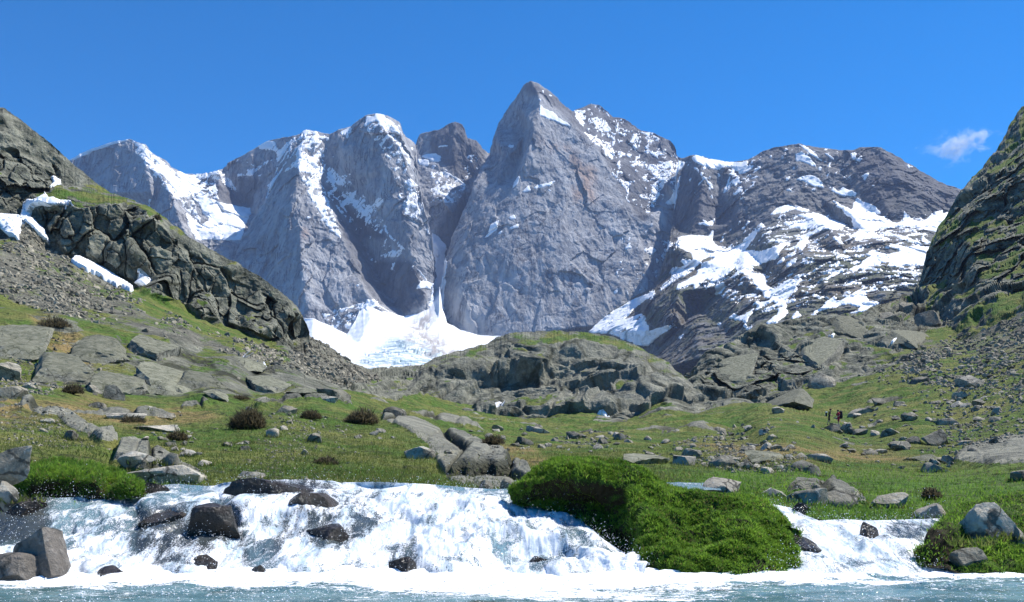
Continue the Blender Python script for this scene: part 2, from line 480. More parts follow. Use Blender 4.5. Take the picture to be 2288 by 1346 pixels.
SNOW += zp(1260, 210, 4.562,
 (100,170, 220,160, 200,210, 230,230, 200,290, 210,360, 150,300), (240,190, 300,165, 270,212),
 (330,120, 370,130, 380,200, 340,150), (390,150, 440,180, 478,238, 430,202), (270,100, 300,95, 310,112, 280,112),
 (230,260, 320,230, 420,270, 460,330, 510,390, 500,410, 400,380, 340,390, 300,320, 240,290),
 (500,230, 540,270, 620,250, 560,310, 540,330, 560,400, 640,360, 630,460, 700,560, 740,600, 680,540, 640,460, 540,400, 500,340, 540,310),
 (760,355, 775,420, 790,460, 760,560, 740,600, 690,540, 660,500, 690,410, 740,400),
 (830,390, 910,390, 900,420, 980,460, 900,490, 920,515, 840,500, 820,450), (800,600, 850,545, 920,590, 1030,620, 960,640, 960,670, 900,620),
 (200,380, 280,420, 420,490, 540,480, 500,560, 520,620, 480,690, 420,620, 390,560, 290,500), (430,410, 510,430, 440,440),
 (530,580, 640,600, 730,630, 680,650, 560,620), (640,680, 780,690, 820,730, 790,800, 780,750, 720,720),
 (470,780, 560,850, 600,900, 690,890, 750,870, 700,910, 670,1000, 640,1050, 690,1130, 640,1080, 620,1130, 630,980, 540,890),
 (830,710, 920,720, 1040,690, 1170,680, 1240,690, 1200,760, 1100,850, 1020,930, 970,1040, 920,1120, 830,1120, 900,1080, 800,1070, 760,1040, 870,1000, 900,950, 880,930, 950,880, 900,820, 830,760),
 (1030,1110, 1090,1050, 1100,980, 1180,860, 1200,830, 1170,960, 1140,1030, 1160,1110, 1080,1130), (1080,620, 1100,630, 1080,645),
 (1310,640, 1350,625, 1480,670, 1640,690, 1770,700, 1880,675, 1860,740, 1880,790, 1800,820, 1780,790, 1700,760, 1650,740, 1560,780, 1480,760, 1400,730, 1320,690),
 (1300,740, 1350,750, 1430,850, 1500,920, 1530,990, 1480,940, 1400,820), (1750,720, 1760,740, 1700,830, 1650,1000, 1620,1000, 1680,850),
 (1710,900, 1780,830, 1790,880, 1750,950), (1920,780, 2000,735, 2010,750, 1930,790), (1760,1080, 1840,1050, 1830,1075), (1910,910, 2020,850, 1920,895),
 (1370,1320, 1440,1310, 1400,1270, 1480,1310, 1540,1250, 1530,1346, 1380,1340), (1560,790, 1600,850, 1570,850))
SNOW += zp(1660, 300, 4.562,
 (0,290, 50,265, 40,320, 110,310, 60,370, 0,410), (100,370, 180,325, 190,340, 130,380),
 (540,200, 600,180, 680,250, 740,310, 770,340, 680,320, 620,280, 540,280), (560,100, 620,110, 700,170, 780,240, 820,290, 720,230, 650,170, 590,130),
 (830,180, 900,210, 935,270, 880,240), (1090,200, 1160,180, 1150,230, 1240,260, 1180,280, 1120,270), (1660,310, 1800,355, 1700,335, 1700,362),
 (540,460, 640,420, 740,430, 800,490, 840,560, 740,540, 640,490), (890,580, 910,540, 970,580, 1010,540, 1060,570, 1130,580, 1160,640, 1020,630),
 (265,835, 330,760, 440,720, 560,730, 690,780, 640,800, 540,770, 420,805, 340,810),
 (390,900, 520,890, 680,880, 520,820, 740,800, 860,850, 1020,910, 1060,930, 960,980, 820,970, 640,970, 480,960),
 (905,670, 1000,720, 1100,770, 1140,680, 1170,650, 1220,690, 1300,720, 1350,740, 1380,780, 1430,820, 1340,800, 1420,850, 1560,910, 1620,890, 1650,780, 1720,870, 1840,890, 1950,800, 2040,770, 2030,820, 2120,780, 2080,900, 1980,1000, 1700,950, 1480,960, 1330,985, 1200,1000, 1180,970, 1110,930, 1110,860, 1040,820),
 (1000,1110, 1200,970, 1330,960, 1330,1010, 1450,1060, 1500,1120, 1640,1150, 1900,1150, 1900,1340, 1730,1346, 1200,1346, 1290,1270, 1280,1200, 1340,1180, 1400,1210, 1530,1250, 1620,1210, 1500,1150, 1480,1080, 1380,1060, 1170,1070, 1120,1060),
 (1330,990, 1560,1050, 1750,1120, 1870,1140, 1700,1060, 1480,1000), (1830,1030, 1900,1110, 1880,1130, 1810,1090), (1430,140, 1465,150, 1460,165),
 (0,1080, 190,940, 120,1060, 20,1190, 200,1190, 530,1070, 380,1180, 340,1270, 150,1340, 0,1346),
 (620,1030, 800,960, 680,1050, 650,1120, 610,1200, 560,1170, 450,1160, 560,1130, 580,1040),
 (330,1330, 450,1260, 420,1302), (580,1340, 620,1260, 635,1290), (905,1210, 940,1183, 930,1212), (1000,1230, 1060,1183, 1020,1222),
 (955,1330, 960,1260, 982,1300, 995,1322), (440,500, 490,470, 450,500), (1310,520, 1360,510, 1330,545), (1970,455, 2005,475, 1990,480), (1450,400, 1465,390, 1460,410), (260,220, 300,210, 280,270))
SNOW += zp(1300, 500, 4.562,
 (800,170, 960,200, 1000,130, 1110,115, 1290,130, 1320,60, 1340,60, 1330,180, 1390,230, 1460,260, 1580,210, 1740,110, 1830,30, 1740,150, 1670,270, 1900,280, 1800,360, 1700,420, 1770,500, 1860,520, 1880,620, 1960,670, 2060,590, 2230,560, 2160,690, 2060,770, 2040,840, 1860,760, 1860,700, 1760,600, 1700,530, 1600,500, 1560,450, 1420,560, 1370,600, 1230,700, 1340,550, 1280,560, 1150,680, 1130,620, 1090,640, 970,680, 980,620, 1070,580, 1200,510, 1150,470, 960,580, 800,690, 820,630, 930,550, 900,490, 930,450, 1060,430, 1010,360, 1140,370, 1130,320, 1010,250, 910,240),
 (60,1100, 200,970, 400,850, 560,760, 750,680, 740,720, 650,780, 560,850, 430,970, 600,920, 640,950, 700,1090, 860,1040, 970,1030, 800,1140, 680,1250, 560,1240, 300,1130, 130,1115),
 (660,270, 690,240, 750,270, 710,330), (750,350, 782,380, 760,402), (830,260, 910,250, 860,300), (1360,720, 1350,640, 1440,590, 1460,650, 1420,720),
 (1500,960, 1550,910, 1620,940, 1750,850, 1700,960, 1700,1060, 1760,1050, 1690,1090, 1650,1000), (1850,1020, 1950,950, 2090,850, 2060,940, 1990,1010),
 (1370,1040, 1420,1000, 1410,1042), (980,1160, 1040,1120, 1000,1190), (2130,970, 2180,890, 2240,960), (710,730, 760,720, 690,780), (600,850, 625,850, 610,870))
SNOW += zp(1640, 500, 4.562,
 (430,410, 540,340, 520,372, 440,418), (670,430, 700,350, 728,345, 710,392),
 (500,600, 550,570, 690,560, 620,680, 560,750, 500,830, 430,790, 320,740, 230,650, 200,600, 330,640, 400,670, 480,650),
 (330,1020, 420,950, 490,840, 570,750, 530,870, 560,900, 440,1015),
 (740,950, 880,880, 1030,740, 1070,760, 1050,800, 1180,750, 1310,650, 1290,690, 1370,680, 1450,580, 1440,640, 1350,720, 1380,800, 1540,790, 1400,850, 1330,900, 1130,940, 1260,890, 1250,860, 1180,820, 900,890, 790,950),
 (580,970, 630,890, 690,950), (1160,470, 1290,420, 1380,340, 1700,290, 1990,280, 1990,420, 1820,420, 1660,440, 1580,430, 1450,430, 1220,490),
 (880,600, 1000,510, 1110,458, 1130,482, 1000,540), (1855,510, 1915,498, 1885,532))
ISLANDS = zp(1300, 500, 4.562,
 (1220,375, 1290,338, 1365,355, 1300,388, 1230,398), (1150,440, 1230,408, 1222,462, 1160,482), (1785,465, 1832,468, 1820,505), (1798,550, 1832,540, 1815,568),
 (430,975, 560,860, 640,800, 600,912, 480,965), (378,1105, 455,1068, 440,1095), (535,985, 592,940, 580,985), (1530,330, 1565,318, 1545,335))
ISLANDS += zp(1640, 500, 4.562, (1480,405, 1600,388, 1560,420, 1490,425), (1680,370, 1720,368, 1700,380), (1410,95, 1470,62, 1560,95, 1500,110))
STAIN = zp(960, 160, 4.562, (1100,680, 1300,740, 1480,800, 1560,960, 1700,960, 1700,1346, 1480,1346, 1470,950, 1350,800, 1150,790))
STAIN += zp(500, 460, 4.562, (770,240, 860,240, 840,360, 800,340))

def snow_field(R, seed, warp=3.0, specks=(), fret=()):
    """signed snow cover on a slope: traced outlines with a ragged rim, plus scattered specks; > 0 is snow"""
    p = R.flat()
    wu = fbm(p, 60, 4, seed=seed).reshape(R.shape); wv = fbm(p, 60, 4, seed=seed + 20).reshape(R.shape)
    fu = fbm(p, 16, 3, seed=seed + 5).reshape(R.shape); fv = fbm(p, 16, 3, seed=seed + 25).reshape(R.shape)
    u = R.U + wu * warp + fu * warp * 0.6; v = R.V + wv * warp + fv * warp * 0.6
    m = np.zeros(R.shape, bool)
    for q in SNOW: m |= in_poly(u, v, q)
    for q in ISLANDS: m &= ~in_poly(u, v, q)
    f = box_blur(m.astype(np.float32), 1) - 0.36
    poke = fbm(p, 26, 4, gain=0.7, ridged=True, seed=seed + 60, stretch=(1, 1, 1.6)).reshape(R.shape)
    thin = 1 - box_blur(m.astype(np.float32), 9)
    f = f - np.clip((poke - 0.86 + 0.35 * (thin - 0.2)) * 2.0, 0, 0.9) * (f > -0.4)
    for poly, amt in fret:
        z = box_blur(in_poly(R.U, R.V, poly).astype(np.float32), 4)
        qf = np.stack([p[:, 0] - 0.5 * p[:, 2], p[:, 1] * 0.5, p[:, 2]], -1)
        f = f - z * amt * np.clip(fbm(qf, 17, 4, gain=0.75, ridged=True, seed=seed + 70, stretch=(0.8, 1, 1.5)).reshape(R.shape) - 0.36, 0, 1)
    if specks:
        fl = np.maximum(R.N[..., 2], 0)
        qq = np.stack([p[:, 0] - 0.7 * p[:, 2], p[:, 1], p[:, 2] + 0.4 * p[:, 0]], -1)
        ns = fbm(qq, 30, 5, gain=0.7, seed=seed + 40, stretch=(0.7, 1, 1.5)).reshape(R.shape) + fl * 0.35
        for poly, thr in specks:
            z = in_poly(u, v, poly)
            f = np.where(z, np.maximum(f, np.clip((ns - thr + 0.15) * 3.0, -0.45, 0.5)), f)
    return f

def build_mountain(name, label, R, mat, snow_seed, amp=1.0, grain=(1, 1, 2.2), specks=(), dark=(), green=None, near_crags=None, shear=None, fret=()):
    p = R.flat()
    w = np.stack([fbm(p, 90, 3, seed=snow_seed + 30), fbm(p, 90, 3, seed=snow_seed + 33), fbm(p, 90, 3, seed=snow_seed + 36)], -1) * 30
    q = p + w
    q[:, 0] += (0.35 * np.sin(snow_seed * 2.1) if shear is None else shear) * q[:, 2]
    d = 30 * fbm(q, 190, 3, ridged=True, gain=0.5, seed=snow_seed, stretch=grain)
    d += 15 * fbm(q, 60, 4, ridged=True, gain=0.58, seed=snow_seed + 9, stretch=grain)
    d += 2.6 * fbm(q, 20, 5, gain=0.65, ridged=True, seed=snow_seed + 15, stretch=(1, 1, 1.8))
    bv, be = blocks(q, 75, snow_seed, stretch=(1, 1, 2.8), tilt=1.0)
    d += 14 * bv
    bv2, be2 = blocks(q * np.array([1, 1, 0.35]) + p * np.array([.3, .3, .1]), 24, snow_seed + 3, tilt=1.0)
    d += 3.2 * bv2 - 2.4 * smooth(0.07, 0.0, be2)
    edge = np.ones(R.shape, np.float32)
    edge[-12:] = np.linspace(1, 0.5, 12)[:, None]
    R.displace(d.reshape(R.shape) * amp * edge, 'view')
    R.Pg[..., 0] += (9 * fbm(p, 38, 4, gain=0.6, seed=snow_seed + 50)).reshape(R.shape)
    s = snow_field(R, snow_seed, specks=specks, fret=fret)
    bare = 1 - box_blur(np.clip(s * 2 + 0.5, 0, 1), 3)
    if near_crags is not None:
        R.renormal()
        sm_ = np.stack([box_blur(R.N[..., k], 5) for k in range(3)], -1)
        R.N = sm_ / np.linalg.norm(sm_, axis=-1, keepdims=True)
        R.displace(crag(p, snow_seed + 70, 4.2).reshape(R.shape) * near_crags(R) * 1.0 * bare, 'view')
    R.renormal()
    st = np.zeros(R.shape, bool)
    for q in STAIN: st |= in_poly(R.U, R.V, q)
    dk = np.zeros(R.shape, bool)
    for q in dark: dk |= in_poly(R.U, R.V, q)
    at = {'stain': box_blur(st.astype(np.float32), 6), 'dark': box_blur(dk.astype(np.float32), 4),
          'green': green(R) if green else np.zeros(R.shape, np.float32)}
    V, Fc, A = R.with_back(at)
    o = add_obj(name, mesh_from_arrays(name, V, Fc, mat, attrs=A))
    tag(o, label, kind='structure')
    # the snow lies on the rock: a sheet that rises above the rock inside its rim and dives under it outside
    sm = np.stack([box_blur(R.Pg[..., k], 2) for k in range(3)], -1)
    low = np.maximum(((sm - R.Pg) * R.N).sum(-1), 0)[..., None] * R.N
    S = R.Pg + low * np.clip(s * 2, 0, 1)[..., None] + R.N * np.clip(s * 10, -5, 1.6)[..., None]
    fc = grid_faces(*R.shape)
    keep = (s.ravel()[fc] > 0).any(1)
    if keep.any():
        V2, F2, _ = compact(S.reshape(-1, 3), fc[keep], {})
        so = add_obj('snow', mesh_from_arrays('snow', V2, F2, M_SNOW), parent=o)
        so['kind'] = 'stuff'
    return o

STEP = 1.45
ALLX = [(140, 200), (2300, 200), (2300, 840), (140, 840)]

# left peak with its snow col and hanging snowfield
R1 = Relief(
 top=[(130,366),(157,357),(196,337),(245,320),(290,311),(301,315),(325,322),(336,340),(367,357),(385,374),(413,388),(430,390),(465,387),(490,379),(500,377),(510,364),(538,350),(573,330),(594,316),(629,308),(664,302),(690,298),(700,320)],
 bot=[(130,480),(250,520),(430,600),(540,670),(700,700)],
 lines=[[(130,366,2820),(157,357,2800),(245,320,2750),(290,311,2740),(325,322,2730),(385,374,2790),(430,390,2840),(490,379,2830)],
        [(500,377,2910),(538,350,2910),(594,316,2890),(629,308,2860),(690,298,2800)],
        [(301,315,2738),(325,370,2690),(342,430,2630),(348,500,2570),(350,580,2510)],
        [(285,320,2740),(268,370,2715),(240,430,2685),(225,500,2640)],
        [(130,480,2690),(220,440,2675)],
        [(340,400,2680),(345,450,2665),(340,540,2600)],
        [(365,395,2690),(388,450,2615),(415,520,2550),(440,600,2480)],
        [(352,410,2680),(355,520,2580)],
        [(420,470,2690),(440,520,2620),(470,600,2560)],
        [(440,402,2830),(490,412,2800)],[(445,430,2760),(490,455,2740)],
        [(500,400,2900),(530,440,2880),(556,462,2860)],
        [(505,468,2760),(540,480,2770),(575,490,2770)],
        [(594,316,2890),(578,380,2870),(562,440,2855)],[(629,308,2860),(612,380,2830)],
        [(538,350,2910),(525,400,2890)],
        [(545,520,2670),(520,600,2580),(600,640,2560)]], step=STEP, rough=1.6, back=(300, 1.1, 8))
build_mountain('mountain', 'pale grey snow-capped mountain at the far left, with a snow-filled saddle', R1, M_ROCK_FAR, 1, 0.65, shear=0.1, fret=[([(290,310),(500,370),(640,305),(600,440),(540,430),(450,440),(440,500),(330,400)], 2.0)],
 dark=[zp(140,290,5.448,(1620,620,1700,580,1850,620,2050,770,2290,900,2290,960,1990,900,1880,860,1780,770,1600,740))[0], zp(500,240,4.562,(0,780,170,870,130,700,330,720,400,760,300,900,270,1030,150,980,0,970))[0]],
 specks=[(zp(140,290,5.448,(850,110,1010,200,1420,560,1560,820,1700,1150,1480,950,1100,560,900,300))[0], 0.30),
         (zp(140,290,5.448,(1400,560,1850,560,1900,860,1700,860,1450,700))[0], 0.32)])

# twin pillars
R2 = Relief(
 top=[(514,660),(519,610),(527,570),(545,525),(560,500),(580,465),(598,435),(610,400),(625,355),(640,318),(650,306),(664,301),(685,291),(710,293),(735,300),(756,290),(784,282),(815,259),(840,253),(864,258),(892,272),(903,300),(924,318),(931,326),(935,400),(944,447),(957,500),(966,540),(968,600),(967,660),(968,690)],
 bot=[(514,670),(700,800),(830,760),(905,712),(968,700)],
 lines=[[(514,660,2430),(527,570,2480),(560,500,2550),(598,435,2600),(640,318,2640),(664,301,2645),(685,291,2640),(735,300,2640),(784,282,2640),(840,253,2620),(892,272,2640),(931,326,2680)],
        [(685,291,2640),(672,340,2565),(663,400,2485),(668,480,2400),(676,600,2310),(690,740,2220),(700,800,2190)],
        [(600,470,2530),(575,540,2460),(560,620,2400),(590,720,2310)],
        [(625,480,2440),(620,620,2350)],
        [(645,330,2620),(640,390,2570)],
        [(700,400,2515),(738,480,2450),(778,560,2390),(812,640,2330),(835,690,2280)],
        [(735,300,2640),(725,360,2615),(762,450,2590),(800,520,2550),(835,600,2480),(865,660,2410),(905,712,2330)],
        [(756,290,2640),(760,340,2600),(775,400,2590)],
        [(840,253,2620),(850,285,2570),(856,380,2515),(850,430,2495)],
        [(784,282,2640),(790,330,2585),(786,390,2570)],
        [(800,430,2570),(835,468,2520),(866,442,2500)],
        [(880,275,2610),(900,340,2560),(920,420,2515),(940,480,2475),(955,540,2440),(962,600,2410),(958,650,2380),(962,700,2360)],
        [(870,450,2490),(898,475,2455),(915,540,2410),(925,600,2370),(945,660,2340)],
        [(780,440,2580),(815,490,2520),(850,540,2470),(890,580,2430)],
        [(905,712,2330),(940,695,2340)]], step=STEP, rough=1.6, back=(320, 1.2, 8))
build_mountain('mountain', 'double-headed mountain with smooth grey rock pillars and snow-streaked flanks left of the main peak', R2, M_ROCK_FAR, 2, 0.7, shear=0.05, grain=(1, 1, 3.0), fret=[([(560,400),(600,320),(690,285),(740,300),(900,260),(960,560),(800,640),(700,560)], 2.0)],
 specks=[(zp(500,240,4.562,(340,400,850,230,1060,300,1000,760,1200,1346,1000,1200,740,600,560,700,430,940,100,720))[0], 0.34),
         (zp(500,240,4.562,(1430,200,1560,60,1800,200,1990,900,2100,1300,1850,1100,1650,500))[0], 0.36),
         (zp(500,240,4.562,(1050,580,1300,760,1550,1040,1750,1346,1300,1200,1050,900))[0], 0.36),
         (zp(500,460,4.562,(1300,150,1620,200,1900,560,2050,800,1500,560))[0], 0.44),
         (zp(500,460,4.562,(1000,1100,1560,950,1600,1030,1400,1346,1100,1250))[0], 0.34)],
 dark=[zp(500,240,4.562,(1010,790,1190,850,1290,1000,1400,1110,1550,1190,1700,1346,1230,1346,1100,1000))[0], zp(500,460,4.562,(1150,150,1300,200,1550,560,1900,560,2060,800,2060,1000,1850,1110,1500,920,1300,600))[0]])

# dark towers and the snow couloir behind
R3 = Relief(
 top=[(900,340),(926,330),(938,300),(948,296),(980,291),(1000,279),(1018,272),(1032,279),(1039,292),(1044,309),(1050,309),(1064,313),(1078,332),(1090,341),(1120,345),(1140,380)],
 bot=[(900,730),(1140,740)],
 lines=[[(900,340,2980),(938,300,2970),(1018,272,2950),(1039,292,2950),(1064,313,2960),(1090,341,2970),(1140,380,2960)],
        [(1018,272,2950),(1012,320,2915),(1020,380,2880)],[(1039,295,2955),(1046,350,2925),(1058,400,2890),(1062,425,2880)],
        [(1064,313,2960),(1072,350,2935)],
        [(925,355,2925),(955,345,2930),(985,350,2920)],
        [(930,385,2880),(960,372,2890),(1000,395,2870),(1045,420,2860)],
        [(930,420,2800),(965,440,2770),(1000,470,2740)],
        [(972,425,2800),(990,450,2750),(1010,480,2740)],
        [(1062,430,2880),(1030,490,2810),(1005,545,2720),(988,600,2610),(978,660,2470),(970,730,2390)],
        [(950,470,2760),(965,520,2700),(975,560,2640),(965,620,2550)],
        [(1100,500,2800),(1020,640,2560)]], step=STEP, rough=1.6, back=(250, 1.3, 6))
build_mountain('mountain', 'dark twin rock towers set back behind the snow gully beside the main peak', R3, M_ROCK_FAR, 3, 0.6,
 specks=[(zp(960,160,4.562,(380,850,540,850,460,1080,330,1130))[0], 0.40), (zp(960,160,4.562,(0,920,380,1160,300,1346,0,1346))[0], 0.42)],
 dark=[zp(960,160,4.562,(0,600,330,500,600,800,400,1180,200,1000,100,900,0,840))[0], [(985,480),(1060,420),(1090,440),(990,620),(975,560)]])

# main peak
R4 = Relief(
 top=[(981,690),(987,652),(990,620),(997,570),(1008,535),(1029,482),(1046,447),(1057,409),(1081,367),(1095,339),(1104,304),(1112,279),(1130,251),(1147,227),(1161,206),(1168,190),(1178,184),(1187,181),(1200,184),(1207,189),(1231,206),(1259,234),(1280,248),(1308,237),(1321,232),(1340,237),(1357,248),(1371,262),(1396,265),(1413,279),(1431,290),(1469,300),(1497,314),(1506,326),(1514,349),(1530,360),(1600,460),(1640,560)],
 bot=[(981,700),(990,702),(1001,721),(1029,738),(1067,748),(1113,756),(1300,790),(1640,700)],
 lines=[[(981,690,2420),(987,652,2440),(997,570,2500),(1029,482,2570),(1057,409,2630),(1095,339,2790),(1112,279,2870),(1147,227,2885),(1168,190,2850),(1187,181,2800),(1207,189,2800),(1231,206,2805),(1280,248,2840),(1321,232,2900),(1371,262,2900),(1431,290,2880),(1497,314,2860),(1514,349,2840),(1600,460,2720),(1640,560,2620)],
        [(1187,181,2800),(1203,215,2740),(1207,236,2700),(1190,279,2640),(1182,325,2598),(1168,367,2565),(1152,412,2548),(1135,480,2490),(1120,560,2420)],
        [(1172,300,2760),(1163,345,2735),(1148,395,2660)],
        [(1104,310,2735),(1132,350,2672),(1150,335,2690)],
        [(1132,350,2672),(1105,420,2575),(1070,520,2480),(1045,600,2410),(1035,680,2350),(1050,742,2320)],
        [(1001,700,2400),(1012,600,2440)],
        [(1207,236,2715),(1245,258,2705),(1285,285,2705),(1330,325,2680),(1365,390,2630),(1385,430,2592),(1412,480,2535),(1440,560,2445),(1452,640,2370),(1400,720,2300)],
        [(1250,380,2590),(1255,480,2495),(1250,600,2385),(1230,740,2280)],
        [(1330,440,2560),(1345,560,2450),(1330,700,2310)],
        [(1168,400,2560),(1180,500,2470),(1160,620,2370),(1140,750,2280)],
        [(1240,240,2760),(1290,275,2745)],
        [(1321,232,2900),(1335,280,2830),(1365,330,2770),(1400,360,2730)],
        [(1300,262,2840),(1310,300,2760)],
        [(1371,262,2900),(1390,300,2840),(1420,340,2800)],
        [(1431,292,2880),(1430,340,2810)],
        [(1497,320,2860),(1480,350,2790),(1440,370,2770)],
        [(1400,390,2670),(1440,390,2720),(1500,370,2750)],
        [(1440,430,2640),(1470,400,2700),(1490,440,2640),(1465,470,2590)],
        [(1535,370,2740),(1500,420,2600),(1465,480,2540),(1430,560,2440)],
        [(1520,480,2610),(1500,540,2520),(1470,620,2420)]], step=STEP, rough=1.6, back=(350, 1.3, 8))
build_mountain('mountain', 'tallest grey pyramid peak with a sheer wall above the glacier', R4, M_ROCK_FAR, 4, 0.46, grain=(1, 1, 5.0), shear=-0.04, fret=[([(1275,240),(1320,230),(1520,310),(1540,400),(1480,470),(1400,480),(1330,330)], 2.4)],
 specks=[([(1280,240),(1320,232),(1400,265),(1500,312),(1525,400),(1450,480),(1400,440),(1340,330)], 0.56), ([(1390,520),(1470,470),(1540,600),(1420,660),(1370,660)], 0.58)],
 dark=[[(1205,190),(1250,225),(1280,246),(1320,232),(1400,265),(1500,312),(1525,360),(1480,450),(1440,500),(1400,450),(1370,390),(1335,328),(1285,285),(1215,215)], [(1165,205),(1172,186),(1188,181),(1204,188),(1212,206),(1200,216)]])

# right ridge and its snowy apron
def ridge_green(R):
    return smooth(470, 600, R.V) * 1.0 + 0.25 * smooth(380, 470, R.V) * smooth(1650, 1750, R.U)
R5 = Relief(
 top=[(1290,762),(1316,742),(1360,700),(1422,660),(1465,640),(1478,600),(1492,560),(1503,500),(1510,420),(1515,360),(1519,354),(1551,346),(1603,359),(1638,362),(1670,357),(1698,340),(1733,329),(1785,321),(1817,328),(1873,335),(1908,336),(1922,329),(1967,329),(1995,343),(2026,364),(2096,405),(2152,425),(2200,452),(2260,480)],
 bot=[(1290,830),(1600,860),(2000,760),(2260,760)],
 lines=[[(1519,354,2650),(1551,346,2630),(1638,362,2610),(1698,340,2570),(1785,321,2510),(1873,335,2460),(1922,329,2430),(1967,329,2390),(2026,364,2330),(2096,405,2280),(2152,425,2240),(2260,480,2200)],
        [(1503,500,2560),(1520,420,2600),(1551,346,2630)],
        [(1551,346,2630),(1572,400,2520),(1562,470,2440),(1540,530,2370)],
        [(1603,360,2610),(1608,420,2540),(1602,480,2470),(1592,530,2350)],
        [(1638,362,2610),(1645,400,2510),(1655,460,2390),(1645,520,2320),(1625,556,2280)],
        [(1698,340,2570),(1700,420,2420),(1690,500,2290),(1665,560,2220)],
        [(1785,321,2510),(1790,370,2430),(1810,420,2360),(1830,440,2330)],
        [(1720,470,2290),(1757,456,2300),(1810,468,2270),(1880,500,2210)],
        [(1730,500,2200),(1800,480,2230),(1890,505,2180)],
        [(1873,335,2460),(1880,380,2400),(1900,440,2300),(1930,470,2230)],
        [(1922,329,2430),(1930,380,2340),(1970,440,2210),(2000,496,2100)],
        [(1967,329,2390),(2010,400,2250),(2020,470,2130)],[(2096,405,2280),(2080,450,2150),(2060,492,2090)],[(2152,425,2240),(2110,475,2120)],
        [(1900,480,2150),(1940,520,1980),(2100,500,1960)],
        [(1640,590,2080),(1560,580,2150),(1500,545,2250),(1475,545,2300)],
        [(1316,742,2240),(1422,660,2330),(1478,610,2320),(1530,600,2180)],
        [(1470,780,1900),(1560,690,1950),(1620,600,2020)],
        [(1480,560,2290),(1530,570,2180),(1550,580,2140)],
        [(1490,590,2240),(1530,598,2130)],
        [(1450,670,2080),(1520,650,1900),(1600,640,1780),(1620,640,1850)],
        [(1445,740,1950),(1500,720,1750),(1560,740,1600)],
        [(1600,640,1900),(1660,610,1800),(1680,640,1680),(1720,660,1600)],
        [(1700,590,1930),(1740,570,1800),(1790,560,1760),(1780,610,1640),(1720,640,1700)],
        [(1690,660,1650),(1700,690,1480),(1640,760,1420)],
        [(1800,530,1950),(1860,515,1860),(1900,530,1800),(1870,570,1680),(1830,610,1560)],
        [(1900,540,1820),(1970,535,1760),(1990,560,1660),(1920,590,1600)],
        [(2100,580,1650),(1960,610,1500),(1840,640,1440)],
        [(1830,650,1450),(1800,690,1330),(1760,720,1260)],
        [(1900,620,1480),(1960,640,1380),(2060,640,1340)],
        [(1780,730,1250),(1900,690,1280),(1960,670,1300)],[(2000,700,1180),(2100,690,1150)],
        [(1560,800,1350),(1680,740,1300)]], step=STEP, rough=1.6, back=(350, 1.0, 8))
build_mountain('mountain', 'long dark ridge on the right with broad snowfields and rocky ledges', R5, M_ROCK_RIGHT, 5, 0.75, fret=[([(1290,300),(2270,300),(2270,800),(1290,800)], 0.8)],
 specks=[([(1520,350),(1700,350),(1700,430),(1560,450)], 0.52), ([(1740,330),(1920,330),(1960,420),(1760,430)], 0.62), ([(1640,480),(2080,480),(2050,640),(1700,700),(1560,640)], 0.58)], grain=(1, 1, 1.5), green=ridge_green, near_crags=lambda R: 0.9 * smooth(500, 620, R.V) + 0.25,
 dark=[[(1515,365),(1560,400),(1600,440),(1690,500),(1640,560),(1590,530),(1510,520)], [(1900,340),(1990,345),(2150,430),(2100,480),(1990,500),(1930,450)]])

# glacier at the foot of the walls
RG = Relief(
 top=[(660,735),(680,712),(700,712),(740,730),(775,748),(795,715),(812,672),(826,668),(850,684),(880,700),(904,707),(930,695),(945,688),(959,683),(972,660),(982,640),(988,690),(999,722),(1029,739),(1067,749),(1120,752),(1160,760)],
 bot=[(660,860),(1160,860)],
 lines=[[(660,735,2190),(700,712,2200),(775,748,2180),(812,672,2290),(850,684,2300),(904,707,2310),(959,683,2360),(982,640,2420),(999,722,2330),(1067,749,2270),(1160,760,2230)],
        [(959,684,2360),(965,705,2290),(955,740,2200),(985,715,2260)],
        [(904,712,2290),(915,740,2170)],[(830,700,2240),(850,740,2120)],
        [(990,730,2290),(1030,760,2200)],
        [(700,770,2040),(800,770,2020),(900,760,2050),(1000,775,2040),(1120,790,2060)],
        [(850,785,1960),(905,770,1990),(950,790,1960)],
        [(860,800,1880),(910,785,1940),(960,805,1880)],
        [(660,830,1800),(900,845,1750),(1160,850,1800)]], step=STEP, blur=3, back=(60, 0.6, 4))
p = RG.flat()
icefall = in_poly(RG.U, RG.V, [(800,800),(850,775),(880,755),(930,755),(1000,785),(970,822),(820,830)])
ice = box_blur(icefall.astype(np.float32), 8)
dirt_shade = box_blur(in_poly(RG.U, RG.V, [(905,735),(955,690),(975,705),(960,740),(1010,770),(1030,800),(960,800),(900,760)]).astype(np.float32), 8)  # dirt streaks that also paint grey shading into the white snow
bv, be = blocks(p, 16, 77, stretch=(2.2, 1, 0.8))
RG.displace((5 * fbm(p, 90, 4, seed=70) + 2.5 * fbm(p, 25, 4, seed=71)).reshape(RG.shape) + ice * (5 * bv).reshape(RG.shape))
V, Fc, A = RG.with_back({'ice': ice, 'dirt_shade': dirt_shade})
tag(add_obj('glacier', mesh_from_arrays('glacier', V, Fc, M_ICE, attrs=A)), 'white glacier fan with a blue icefall below the mountain walls', kind='structure')
